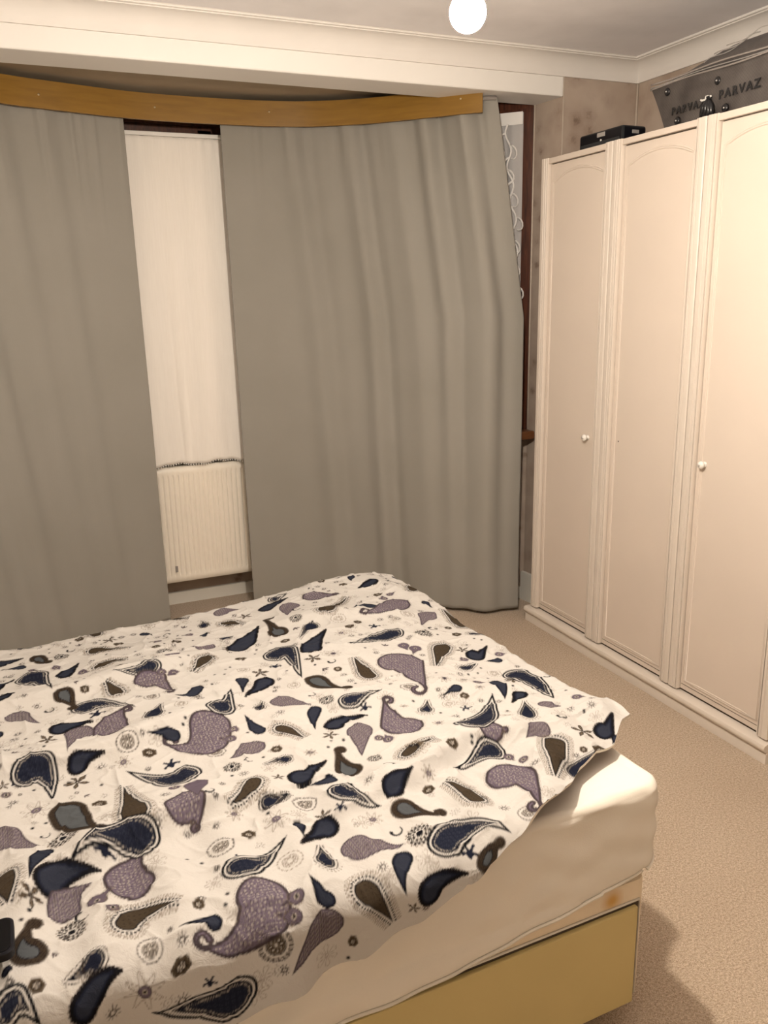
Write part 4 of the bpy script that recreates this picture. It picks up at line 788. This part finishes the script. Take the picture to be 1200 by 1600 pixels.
('S',-474,1630,6.3,0.44), ('S',-726,1724,9.0,0.36), ('S',-666,1777,7.2,0.62), ('S',-162,1731,6.6,0.65), ('S',-290,1859,8.3,0.31), ('S',-198,1072,9.5,0.31),
('S',-622,995,10.0,0.24), ('S',-530,976,12.0,0.69), ('S',-742,1079,6.3,0.6), ('S',-530,1085,5.7,0.66), ('S',-518,1061,8.9,0.72), ('S',-710,1229,4.5,0.95),
('S',-438,1179,5.5,0.92), ('S',-410,1290,7.0,0.24), ('S',-398,1339,6.2,0.77), ('S',-374,1388,6.2,0.22), ('S',-322,1982,5.6,0.33), ('W',-686,1485,27.8,0.54),
('W',-522,1575,18.8,0.14), ('W',-182,1443,13.7,0.31), ('W',-314,1256,24.6,0.2), ('W',-158,1199,18.9,0.17), ('W',-578,1016,29.1,0.95), ('W',-374,1308,16.0,0.4),
('Z',-414,959,20.0,0.1), ('Z',-662,1286,12.6,0.2), ('Z',-450,1150,15.2,0.02), ('Z',-534,2304,19.9,0.92), ('Y',-650,1732,20.6,0.83), ('Y',-610,1558,24.1,0.68),
('Y',-186,2064,20.0,0.75), ('Y',-162,1844,20.9,0.09), ('Y',-270,1379,13.0,0.04), ('Y',-162,994,12.0,0.08), ('Y',-234,1242,15.8,0.02), ('Y',-706,1221,16.5,0.92),
('Y',-738,1606,12.6,0.34), ('O',-638,1895,14.4,3.27), ('O',-302,1469,10.5,1.59), ('O',-678,1396,10.8,2.85), ('O',-642,1173,12.8,1.65), ('O',-406,1354,12.5,3.32),
('O',-558,2316,13.4,2.65), ('P',-390,1641,3.0,0.03), ('P',-382,1654,3.0,0.69), ('P',-686,1570,3.0,0.9), ('P',-570,1522,3.0,0.31), ('P',-218,1914,3.0,0.69),
('P',-262,1892,3.0,0.2), ('P',-242,1874,3.0,0.22), ('P',-710,1201,3.0,0.59), ('P',-722,1184,3.0,0.66), ('P',-446,1094,3.0,0.62), ('P',-454,1214,3.0,0.53),
('P',-438,1114,3.0,0.79), ('P',-322,1279,3.0,0.49), ('Q',-574,1980,12.8,5.85), ('Q',-602,1498,8.9,5.39), ('Q',-686,1112,8.0,5.43), ('R',-438,1522,19.6,1.78),
('R',-542,1802,21.4,1.82), ('R',-710,1606,17.1,2.01), ('R',-206,1231,13.5,1.15), ('R',-594,1283,18.5,1.3), ('R',-490,982,12.4,1.5), ('R',-398,1177,14.9,2.19),
('P',-700,2076,3.0,4.28), ('S',-766,2016,10.0,2.15), ('S',-186,1621,10.0,5.38), ('X',-348,2181,16.0,3.11), ('P',-713,2503,3.0,0.53), ('k',-334,2399,22.0,0.18),
('Q',-510,2175,14.0,2.23), ('P',-168,2463,3.0,0.35), ('S',-730,2198,10.0,5.71), ('S',-474,1397,10.0,2.39), ('Q',-740,2375,14.0,3.09), ('P',-647,966,3.0,5.15),
('X',-526,2395,16.0,1.87), ('P',-333,2498,3.0,4.92), ('S',-280,2233,10.0,5.06), ('P',-759,2220,3.0,2.83), ('P',-273,930,3.0,5.81), ('S',-329,1751,10.0,2.96),
('P',-286,2140,3.0,4.86), ('S',-741,1745,10.0,3.89), ('P',-371,1778,3.0,5.31), ('J',-336,2136,20.0,0.97), ('P',-730,2045,3.0,0.71), ('S',-593,2394,10.0,4.52),
('P',-404,2182,3.0,4.4), ('S',-327,2298,10.0,4.51), ('P',-324,2202,3.0,4.51), ('k',-469,2511,22.0,2.43), ('S',-162,2497,10.0,2.47), ('S',-628,2488,10.0,1.86),
('Q',-764,2176,14.0,4.08), ('P',-684,1698,3.0,4.16), ('P',-409,1677,3.0,2.47), ('P',-608,2363,3.0,1.68), ('P',-258,2510,3.0,2.34), ('Q',-517,2044,14.0,3.43),
('P',-704,2383,3.0,2.53), ('S',-305,2171,10.0,3.19), ('Q',-746,2432,14.0,2.03), ('P',-493,2062,3.0,1.35), ('P',-285,1822,3.0,3.27), ('S',-416,2358,10.0,3.15),
('Q',-371,2444,14.0,3.16), ('S',-297,2118,10.0,5.52), ('S',-765,1936,10.0,6.08), ('S',-606,2427,10.0,5.58), ('O',-298,2295,14.0,0.0), ('S',-373,2055,10.0,4.19),
('S',-235,2493,10.0,6.22), ('Y',-450,2343,22.0,1.13), ('P',-235,2286,3.0,5.96), ('P',-346,1424,3.0,3.67), ('P',-673,1435,3.0,5.3), ('P',-473,1236,3.0,1.72),
('J',-576,2029,20.0,4.64), ('P',-352,2292,3.0,3.14), ('P',-659,2490,3.0,1.77), ('P',-739,1861,3.0,3.96), ('S',-560,2436,10.0,5.95), ('Q',-759,1521,14.0,0.73),
('Q',-717,1684,14.0,0.61), ('S',-710,1775,10.0,5.14), ('Q',-530,2347,14.0,1.59), ('Q',-249,2320,14.0,0.95), ('P',-232,1902,3.0,3.56), ('P',-605,2507,3.0,6.13),
('Q',-401,2429,14.0,3.43), ('S',-392,2124,10.0,6.14), ('P',-272,1467,3.0,1.21), ('P',-475,2361,3.0,3.46), ('P',-379,1698,3.0,4.09), ('S',-311,2265,10.0,6.07),
('P',-276,2264,3.0,6.08), ('S',-568,2360,10.0,5.29), ('S',-293,2331,10.0,1.44), ('S',-652,934,10.0,5.56), ('S',-152,1752,10.0,4.15), ('O',-707,2428,14.0,2.39),
('X',-291,2202,16.0,1.53), ('S',-631,2390,10.0,5.43), ('S',-723,1539,10.0,0.53), ('S',-513,2502,10.0,2.04), ('P',-658,1668,3.0,3.63), ('P',-475,2208,3.0,1.18),
('X',-431,2304,16.0,4.39), ('Q',-396,2466,14.0,1.71), ('S',-284,2518,10.0,1.77), ('P',-599,2460,3.0,0.71), ('Q',-765,2403,14.0,5.85), ('P',-740,1690,3.0,4.07),
('S',-761,1880,10.0,3.13), ('S',-763,1566,10.0,0.85), ('S',-760,1772,10.0,1.72), ('P',-646,2460,3.0,5.92), ('P',-699,1734,3.0,5.86), ('S',-414,2053,10.0,1.2),
('P',-690,1762,3.0,0.22), ('P',-695,1429,3.0,3.0), ('P',-609,2329,3.0,4.16), ('J',-532,2457,20.0,4.53), ('S',-344,2450,10.0,2.77), ('P',-627,2411,3.0,5.06),
('Q',-711,2460,14.0,4.47), ('S',-491,2346,10.0,4.21), ('S',-599,2483,10.0,3.09), ('P',-550,1993,3.0,1.86), ('Q',-539,2076,14.0,3.38), ('P',-753,1916,3.0,2.37),
('S',-762,954,10.0,0.61), ('P',-551,2380,3.0,5.36), ('P',-377,1412,3.0,5.09), ('S',-265,2345,10.0,4.88), ('S',-675,2471,10.0,1.31), ('P',-205,2475,3.0,2.65),
('S',-174,2125,10.0,5.14), ('P',-584,933,3.0,0.15), ('P',-699,2493,3.0,5.2), ('P',-767,2350,3.0,5.74), ('S',-679,2287,10.0,2.88), ('P',-764,1687,3.0,5.17),
('P',-296,2022,3.0,5.68), ('S',-363,2088,10.0,0.67), ('P',-248,2195,3.0,5.13), ('P',-319,2013,3.0,5.49), ('P',-273,1571,3.0,4.31), ('P',-475,2327,3.0,4.35),
('S',-330,1776,10.0,5.07), ('S',-660,1925,10.0,2.11), ('S',-400,2153,10.0,2.46), ('S',-382,2362,10.0,1.24), ('S',-324,1421,10.0,1.68), ('S',-449,1848,10.0,1.5),
('P',-744,2124,3.0,3.98), ('P',-763,1706,3.0,3.73), ('S',-755,1665,10.0,5.58), ('P',-449,1447,3.0,4.04), ('S',-709,2219,10.0,5.55)]

SG = np.concatenate([np.arange(-.80, -.22, .0042), np.arange(-.22, 1.0, .00185)])
UG = np.concatenate([np.linspace(0, .55, 310)[:-1], np.linspace(.55, 1.0, 200)])       # share of the way across; denser near the near hem
nS, nT = len(SG), len(UG)
_fo = np.linspace(1.0, None or 1.0, 1)
# columns beyond s=1.0 run to a wavy foot edge, so spread them per row
nX = 68
T0 = t_hem(SG); 
TT = np.empty((nS + nX, nT)); SS = np.empty((nS + nX, nT)); TFAR = 2.60
tgrid = T0[:, None] + (TFAR - T0[:, None]) * UG[None, :] ** 1.06
SS[:nS] = SG[:, None]; TT[:nS] = tgrid
for k in range(nX):
    f = (k + 1) / nX; s0 = SG[-1]; s = s0 + (s_foot(tgrid[-1]) - s0) * f
    th = t_hem(s); SS[nS + k] = s; TT[nS + k] = th + (TFAR - th) * UG ** 1.06
PW = duvet_point(SS, TT)
mmS, mmT = (SS * 1000).astype(np.float32), (TT * 1000).astype(np.float32)
COL = np.empty((nS + nX, nT, 3), np.float32); COL[:] = (.70, .665, .625)
COL *= .65; AA = 1.7
PAL = {'k': (.010, .010, .014), 'n': (.018, .022, .044), 's': (.048, .055, .082), 'm': (.165, .130, .175), 'v': (.085, .064, .072), 'b': (.085, .062, .040), 'd': (.035, .023, .018), 't': (.24, .185, .13), 'l': (.50, .45, .39), 'w': (.70, .665, .625), 'g': (.13, .14, .15)}
PAL = {k: tuple(c * (.65 if k in 'wlm' else .50) for c in v) for k, v in PAL.items()}
SROW = mmS[:, 0].copy(); 
def window_of(x0, x1, y0, y1):
    i0 = np.searchsorted(SROW[:nS], x0 - 3); i1 = np.searchsorted(SROW[:nS], x1 + 3)
    if x1 > 990: i1 = nS + nX
    if i1 - i0 < 1: return None
    sub = mmT[i0:i1]; jm = np.nonzero(((sub > y0 - 3) & (sub < y1 + 3)).any(0))[0]
    if len(jm) < 1: return None
    return slice(i0, i1), slice(jm[0], jm[-1] + 1)
def paint(win, d, col, op=1.0):
    a = np.clip(.5 - d / AA, 0, 1)[..., None] * op; c = np.array(PAL[col] if isinstance(col, str) else col, np.float32)
    COL[win] = COL[win] * (1 - a) + c * a
def disc(x, y, r, col, op=1.0):
    w = window_of(x - r, x + r, y - r, y + r)
    if w: paint(w, np.hypot(mmS[w] - x, mmT[w] - y) - r, col, op)
def ringc(x, y, r, th, col, op=1.0):
    w = window_of(x - r - th, x + r + th, y - r - th, y + r + th)
    if w: paint(w, np.abs(np.hypot(mmS[w] - x, mmT[w] - y) - r) - th / 2, col, op)
def spine(h, mid, tip, n=26, curl=0.0):
    h, mid, tip = (np.array(p, float) for p in (h, mid, tip)); c = 2 * mid - .5 * (h + tip); u = np.linspace(0, 1, n)[:, None]
    P = (1 - u) ** 2 * h + 2 * u * (1 - u) * c + u * u * tip
    if curl:
        d = P[-1] - P[-4]; a0 = math.atan2(d[1], d[0]); L = np.linalg.norm(np.diff(P, axis=0), axis=1).sum()
        b = (P[-1] - P[0]); tu = np.sign((mid - h)[0] * b[1] - (mid - h)[1] * b[0]) or 1; q = P[-1].copy(); ex = []
        for k in range(10): a0 += tu * .42 * curl; q = q + np.array([math.cos(a0), math.sin(a0)]) * L * .030; ex.append(q.copy())
        P = np.concatenate([P, ex])
    return P
def chain_sdf(P, r, pad):
    lo = P.min(0) - r.max() - pad; hi = P.max(0) + r.max() + pad; w = window_of(lo[0], hi[0], lo[1], hi[1])
    if not w: return None, None
    X, Y_ = mmS[w], mmT[w]; d = np.full(X.shape, 1e3, np.float32)
    for k in range(len(P) - 1):
        a, b = P[k], P[k + 1]; v = b - a; L2 = max(1e-6, v @ v); u = np.clip(((X - a[0]) * v[0] + (Y_ - a[1]) * v[1]) / L2, 0, 1)
        d = np.minimum(d, np.hypot(X - a[0] - u * v[0], Y_ - a[1] - u * v[1]) - (r[k] + (r[k + 1] - r[k]) * u))
    return w, d
def around(P, r, off, step):
    """points spaced along the outline at an offset"""
    T = np.gradient(P, axis=0); T /= np.linalg.norm(T, axis=1, keepdims=True) + 1e-9; Nn = np.stack([-T[:, 1], T[:, 0]], 1)
    A = P + Nn * (r + off)[:, None]; B = P - Nn * (r + off)[:, None]; h0 = P[0]; a0 = math.atan2(*(Nn[0][::-1])); arc = [h0 + (r[0] + off) * np.array([math.cos(a0 + t), math.sin(a0 + t)]) for t in np.linspace(0, PI, 14)]
    L = np.concatenate([A[::-1], arc, B]); s = arclen(L); n = max(4, int(s[-1] / step)); q = (np.arange(n) + .5) / n * s[-1]
    return np.stack([np.interp(q, s, L[:, 0]), np.interp(q, s, L[:, 1])], 1)
def body(h, mid, tip, wid, ball=.30, p=1.0, curl=0.0, endr=.0):
    h, tip = np.array(h, float), np.array(tip, float); mid = np.array(mid, float)
    R = wid / 2; d = mid - h; L = np.linalg.norm(d) or 1; h2 = h + d / L * R                 # head point given is the outer end
    P = spine(h2, mid * .5 + .25 * (h2 + tip) + .25 * (mid * 2 - h2 - tip) if False else mid, tip, 26, curl); u = np.linspace(0, 1, 26)
    r = R * np.where(u < ball, 1.0 - .04 * u, (1 - ((u - ball) / (1 - ball))) ** p); r = np.maximum(r, endr)
    if len(P) > 26: r = np.concatenate([np.maximum(r, endr), np.linspace(endr, endr * 1.5, len(P) - 26)])
    return P, r
def hash2(x, y): return np.modf(np.sin(x * 12.9898 + y * 78.233) * 43758.5453)[0]
def paisley(kind, h, mid, tip, sc=1.0):
    h, mid, tip = (np.array(p, float) for p in (h, mid, tip)); L = np.linalg.norm(mid - h) + np.linalg.norm(tip - mid)
    def W(nom, ratio): return .60 * (nom * sc + ratio * L * sc)
    if kind == 'N':
        P, r = body(h, mid, tip, W(46, .34), .28, .85); w, d = chain_sdf(P, r, 4)
        if w is None: return
        paint(w, d, 'k'); paint(w, np.abs(d + 6.0) - 1.5, 'w'); paint(w, d + 9.5, 'n')
        X, Y_ = mmS[w], mmT[w]; sq = np.abs(d + 12.6 + 1.3 * np.sin((X + Y_) * .9) * np.sin((X - Y_) * .9)) - .65; paint(w, np.maximum(sq, d + 9.5), 'l', .8)
        fl = np.hypot(((X + 300) % 9) - 4.5, ((Y_ + 300) % 9) - 4.5); paint(w, np.maximum(np.abs(fl - 2.4) - .4, d + 14.5), 's', .9)
    elif kind == 'V':
        P, r = body(h, mid, tip, W(62, .42), .34, .80, 1.0, 4.5); w, d = chain_sdf(P, r, 4)
        if w is None: return
        paint(w, d, 'v'); paint(w, d + 5.0, 'm'); X, Y_ = mmS[w], mmT[w]
        for sx, rr_, c in ((7.0, 1.9, 'l'), (5.0, 1.0, 'v')):
            gx, gy = np.floor(X / sx), np.floor(Y_ / sx); jx, jy = hash2(gx, gy), hash2(gy + 3, gx); f = np.hypot(X - (gx + .5 + .25 * jx) * sx, Y_ - (gy + .5 + .25 * jy) * sx)
            paint(w, np.maximum(np.abs(f - rr_ * .7) - .55 if c == 'l' else f - rr_, d + 7.5), c, .85)
        for q in around(P, r, 2.6, 5.2): disc(q[0], q[1], 1.1, 't', .55)
    elif kind == 'C':
        P, r = body(h, mid, tip, W(27, .27), .30, .9); w, d = chain_sdf(P, r, 20)
        if w is None: return
        paint(w, d, 'k'); paint(w, d + 2.6, 'b'); X, Y_ = mmS[w], mmT[w]; paint(w, np.maximum(np.hypot((X % 8) - 4, (Y_ % 8) - 4) - 1.5, d + 6), 'd', .6)
        for q in around(P, r, 4.8, 5.8): disc(q[0], q[1], 2.15, 'k')
        for q in around(P, r, 10.5, 7.5): ringc(q[0], q[1], 2.3, 1.3, 't', .9)
        for q in around(P, r, 15, 5.0): disc(q[0], q[1], 1.3, 't', .7)
    elif kind == 'L':
        P, r = body(h, mid, tip, W(40, .42), .30, .85); w, d = chain_sdf(P, r, 4)
        if w is None: return
        paint(w, d, 'v'); paint(w, d + 2.4, 'm'); X, Y_ = mmS[w], mmT[w]
        a, b, c = X / 7.0, (X * .5 + Y_ * .866) / 7.0, (-X * .5 + Y_ * .866) / 7.0
        g = np.minimum(np.minimum(np.abs(a - np.round(a)), np.abs(b - np.round(b))), np.abs(c - np.round(c))) * 7.0; paint(w, np.maximum(g - .55, d + 3.2), 'v', .85)
        f = np.hypot((a - np.round(a)) * 7, (b - np.round(b)) * 7); paint(w, np.maximum(np.abs(f - 2.2) - .5, d + 4), 'l', .55)
    elif kind == 'E':
        P, r = body(h, mid, tip, W(34, .34), .34, .85); w, d = chain_sdf(P, r, 4)
        if w is None: return
        for q in around(P, r, 0, 5.0): disc(q[0], q[1], 2.6, 'd')
        paint(w, d, 'k'); paint(w, d + 5.0, 'n'); paint(w, d + 8.0, 's', .8)
    elif kind == 'F':
        P, r = body(h, mid, tip, W(38, .36), .26, .9, 1.0, 4.5); w, d = chain_sdf(P, r, 4)
        if w is None: return
        for q in around(P, r, .5, 4.0): disc(q[0], q[1], 2.4, 'b', .85)
        paint(w, d, 'd'); X, Y_ = mmS[w], mmT[w]; paint(w, np.maximum(np.sin(X * 1.3) * np.sin(Y_ * 1.3) * 3 - .8, d + 1), 'b', .6); paint(w, d + 10, 'g'); paint(w, np.abs(d + 10) - .8, 'k')
    elif kind == 'G':
        P, r = body(h, mid, tip, W(20, .34), .25, .95); w, d = chain_sdf(P, r, 3)
        if w is None: return
        paint(w, d, 'k'); paint(w, d + 2.6, 'n'); paint(w, d + 5.0, 's', .8)
    elif kind == 'H':
        P, r = body(h, mid, tip, W(19, .42), .30, 1.0); w, d = chain_sdf(P, r, 9)
        if w is None: return
        paint(w, d, 'k'); paint(w, d + 2.2, 'n'); paint(w, np.abs(d + 3.6) - .5, 'l', .7)
        for q in around(P, r, 4.2, 3.4): disc(q[0], q[1], 1.15, 'd')
        hd = P[0]; dv = (P[0] - P[4]); a0 = math.atan2(dv[1], dv[0])
        for t in np.linspace(-1.1, 1.1, 9):
            u = np.array([math.cos(a0 + t), math.sin(a0 + t)]); q = hd + u * (r[0] + 10.5); disc(q[0], q[1], 1.2, 't', .8); q = hd + u * (r[0] + 8); disc(q[0], q[1], .8, 'd', .7)
    elif kind == 'I':
        P, r = body(h, mid, tip, W(17, .60), .22, 1.0); w, d = chain_sdf(P, r, 5)
        if w is None: return
        paint(w, d, 'v'); paint(w, d + 1.4, 'm', .7); q = P[2]; disc(q[0], q[1], 4.2, 'l'); disc(q[0], q[1], 2.6, 'k')
        for q in around(P, r, 1.8, 3.4): disc(q[0], q[1], .7, 't', .6)
def roundel(kind, x, y, R, ang=0.0):
    k = R / 20.0
    if kind == 'J':
        for t in range(16):
            a = ang + t * PI / 8; disc(x + math.cos(a) * R * .86, y + math.sin(a) * R * .86, R * .13, 'd'); disc(x + math.cos(a + .2) * R * 1.06, y + math.sin(a + .2) * R * 1.06, R * .07, 't')
        ringc(x, y, R * .70, R * .08, 'k')
        for t in range(10): a = ang + t * PI / 5; disc(x + math.cos(a) * R * .50, y + math.sin(a) * R * .50, R * .12, 'd')
        disc(x, y, R * .27, 'k')
    elif kind == 'K':
        ringc(x, y, R * .58, R * .07, 'd', .9); disc(x, y, R * .54, 't', .55)
        for t in range(8): a = ang + t * PI / 4; ringc(x + math.cos(a) * R * .36, y + math.sin(a) * R * .36, R * .11, R * .07, 'd', .85); disc(x + math.cos(a) * R * .36, y + math.sin(a) * R * .36, R * .05, 'w')
        disc(x, y, R * .13, 'w'); ringc(x, y, R * .13, R * .05, 'b')
        for t in range(18): a = ang + t * PI / 9; disc(x + math.cos(a) * R * .93, y + math.sin(a) * R * .93, R * .085, 'd', .85); disc(x + math.cos(a + .17) * R * .95, y + math.sin(a + .17) * R * .95, R * .06, 'd', .7)
    elif kind == 'k':
        ringc(x, y, R * .55, R * .06, 't', .8); ringc(x, y, R * .9, R * .05, 't', .55)
        for t in range(9): a = ang + t * PI / 4.5; ringc(x + math.cos(a) * R * .34, y + math.sin(a) * R * .34, R * .10, R * .06, 't', .8)
        for t in range(16): a = ang + t * PI / 8; disc(x + math.cos(a) * R * .9, y + math.sin(a) * R * .9, R * .07, 't', .7)
    elif kind == 'X':
        w = window_of(x - R, x + R, y - R, y + R)
        if not w: return
        dx, dy = mmS[w] - x, mmT[w] - y; a = np.arctan2(dy, dx) + ang; rr_ = np.hypot(dx, dy); hexd = rr_ * np.cos((a % (PI / 3)) - PI / 6) - R * .80
        paint(w, hexd, 'b'); paint(w, np.abs(hexd + R * .12) - .6, 't', .6); paint(w, rr_ - R * .42 * (1 + .25 * np.cos(a * 6)), 'd')
        for t in range(6): q = t * PI / 3 + .3; disc(x + math.cos(q) * R * .26, y + math.sin(q) * R * .26, R * .09, 'l')
        disc(x, y, R * .09, 'l')
    elif kind == 'S':
        for t in range(10):
            a = ang + t * PI / 5; P = np.array([[x + math.cos(a) * R * .42, y + math.sin(a) * R * .42], [x + math.cos(a) * R, y + math.sin(a) * R]]); w, d = chain_sdf(P, np.array([1.0, .7]) * max(.8, k), 2)
            if w: paint(w, d, 'd', .9)
        ringc(x, y, R * .38, max(1.1, R * .16), 'd', .9)
    elif kind == 'W':
        for t in range(8):
            a = ang + t * PI / 4; c = np.array([x + math.cos(a) * R * .66, y + math.sin(a) * R * .66]); u = np.array([math.cos(a), math.sin(a)])
            P = np.array([c - u * R * .22, c + u * R * .26]); w, d = chain_sdf(P, np.array([.14, .05]) * R, 3)
            if w: paint(w, np.abs(d) - .55, 't', .75)
        disc(x, y, R * .30, 'm'); ringc(x, y, R * .30, R * .06, 'v', .8); disc(x, y, R * .13, 'l'); disc(x, y, R * .08, 'k')
    elif kind == 'Z':
        for t in range(6):
            a = ang + t * PI / 3; c = np.array([x + math.cos(a) * R * .55, y + math.sin(a) * R * .55]); u = np.array([math.cos(a), math.sin(a)]); P = np.array([c - u * R * .38, c + u * R * .20]); w, d = chain_sdf(P, np.array([.05, .20]) * R, 3)
            if w: paint(w, np.abs(d) - .5, 't', .65)
    elif kind == 'Y':
        for t in range(5):
            a = ang + t * 2 * PI / 5; u = np.array([math.cos(a), math.sin(a)]); c = np.array([x, y]); P = np.array([c + u * R * .12, c + u * R * .62, c + u * R]); w, d = chain_sdf(P, np.array([.08, .20, .05]) * R, 3)
            if w: paint(w, d, 'd'); paint(w, d + R * .09, 't', .8)
    elif kind == 'O':
        pts = np.array([[x + math.cos(ang + t) * R * (.45 + .12 * t), y + math.sin(ang + t) * R * (.45 + .12 * t)] for t in np.linspace(0, 3.9, 16)]); w, d = chain_sdf(pts, np.linspace(.22, .06, 16) * R, 2)
        if w: paint(w, d, 'k')
    elif kind == 'P': disc(x, y, 4.2, 'd', .35); disc(x, y, 2.8, 'k')
    elif kind == 'Q':
        for t in (-.75, 0, .75):
            u = np.array([math.cos(ang + t), math.sin(ang + t)]); c = np.array([x, y]); P = np.array([c, c + u * R * .6, c + u * R]); w, d = chain_sdf(P, np.array([.04, .18, .05]) * R, 2)
            if w: paint(w, d, 'v')
    elif kind == 'R':
        for t, ln in ((-1.5, .8), (-.4, 1.1), (.5, 1.0), (1.6, .7)):
            pts = np.array([[x + math.cos(ang + t * q * .9) * R * ln * q, y + math.sin(ang + t * q * .9) * R * ln * q] for q in np.linspace(0, 1, 10)]); w, d = chain_sdf(pts, np.array([.16, .2, .22, .22, .2, .17, .14, .12, .13, .15]) * R, 2)
            if w: paint(w, d, 'n')
    elif kind == 'T':
        ringc(x, y, R * .6, 1.0, 'd', .6); disc(x, y, 1.1, 'd', .7)
        for t in range(7): a = t * PI / 3.5; disc(x + math.cos(a) * R, y + math.sin(a) * R, .9, 't', .7)
GHOST = RNG.uniform(0, 1, (520, 4))
for gx, gy, gr, gk in GHOST:                                       # faint filler sprigs between the motifs
    x, y = -790 + gx * 1950, 880 + gy * 1700
    roundel('T' if gk < .55 else 'S' if gk < .7 else 'Z', x, y, 5 + 5 * gr if gk < .7 else 14 + 8 * gr, gr * 6)
for row in MOTIFS_ROUND: roundel(*row)
for row in MOTIFS_PAISLEY: paisley(row[0], row[1:3], row[3:5], row[5:7], row[7] if len(row) > 7 else 1.0)

# ------------------------------------------------------------------ duvet: mesh
def big_mesh(name, P, mat, parent=None, flip=False):
    m_, n_ = P.shape[:2]; org = WLOC[parent.name] if parent is not None else np.array([.15, 1.75, .56])
    me = bpy.data.meshes.new(name); i = (np.arange(m_ - 1)[:, None] * n_ + np.arange(n_ - 1)[None, :]).ravel()
    q = np.stack([i, i + n_, i + n_ + 1, i + 1] if not flip else [i, i + 1, i + n_ + 1, i + n_], 1).astype(np.int32)
    me.vertices.add(m_ * n_); me.vertices.foreach_set('co', (P.reshape(-1, 3) - org).astype(np.float32).ravel())
    me.loops.add(q.size); me.loops.foreach_set('vertex_index', q.ravel()); me.polygons.add(len(q)); me.polygons.foreach_set('loop_start', np.arange(0, q.size, 4, dtype=np.int32))
    me.polygons.foreach_set('use_smooth', np.ones(len(q), bool)); me.update(calc_edges=True); me.materials.append(M[mat])
    o = bpy.data.objects.new(name, me); C.objects.link(o); o.parent = parent
    if parent is None: o.location = org
    WLOC[o.name] = org; return o
PB = RB(PW)
duv = big_mesh('duvet', PB, 'duvet_print')
at = duv.data.attributes.new('print', 'FLOAT_COLOR', 'POINT'); at.data.foreach_set('color', np.concatenate([COL.reshape(-1, 3), np.ones((COL.shape[0] * COL.shape[1], 1), np.float32)], 1).ravel())
tag(duv, 'rumpled white duvet printed with navy, mauve and brown paisley', 'duvet')
# the reverse of the cover: a coarser skin just beneath, joined by a dark piped rim
ci = np.unique(np.concatenate([np.arange(0, nS + nX, 8), [nS + nX - 1]])); cj = np.unique(np.concatenate([np.arange(0, nT, 7), [nT - 1]]))
Q = PB[np.ix_(ci, cj)]; du = np.gradient(Q, axis=0); dv = np.gradient(Q, axis=1); nn_ = np.cross(du, dv); nn_ /= np.linalg.norm(nn_, axis=-1, keepdims=True) + 1e-9
ed = np.minimum(np.minimum(np.arange(len(ci))[:, None], (len(ci) - 1 - np.arange(len(ci)))[:, None]), np.minimum(np.arange(len(cj))[None, :], (len(cj) - 1 - np.arange(len(cj)))[None, :]))
U_ = Q - nn_ * (.006 + .014 * np.clip(ed / 3, 0, 1))[..., None]; big_mesh('reverse_side', U_, 'duvet_reverse', duv, True)
def rim_strip(a, b, mat, name): MB().grid(np.stack([a, (a + b) / 2 + (a - b) * .02, b], 1)).build(name, mat, duv, True)
rim_strip(Q[:, 0], U_[:, 0], 'sheet', 'hem'); rim_strip(Q[:, -1], U_[:, -1], 'sheet', 'hem'); rim_strip(Q[-1], U_[-1], 'duvet_reverse', 'hem'); rim_strip(Q[0], U_[0], 'sheet', 'hem')

# ------------------------------------------------------------------ black device lying on the duvet
_i = np.argmin((SG + .128) ** 2); _j = np.argmin((TT[_i] - 1.118) ** 2); zp = float(PB[_i - 40:_i + 30, max(0, _j - 30):_j + 30, 2].max())
ph_ = thing('phone', (-.145, 1.105, zp), 'glossy black slab device lying on the duvet near its left end', 'phone')
def slab(x0, y0, x1, y1, z0, z1, r, e):
    p = rrect(x0, y0, x1, y1, r, 6, .05); n = len(p); mm = MB(); mm.grid(np.array([[(q[0] - q[2] * i, q[1] - q[3] * i, z) for z, i in ((z0, e), (z0 + e, 0), (z1 - e, 0), (z1, e))] for q in p]), True)
    mm.f.append(tuple(k * 4 for k in range(n))[::-1]); mm.f.append(tuple(k * 4 + 3 for k in range(n))); return mm
slab(-.240, 1.052, -.090, 1.126, zp - .004, zp + .010, .012, .002).build('phone_body', 'black_plastic', ph_, False, 40)
slab(-.236, 1.056, -.094, 1.122, zp + .0098, zp + .0108, .010, .0003).build('screen', 'black_gloss', ph_)
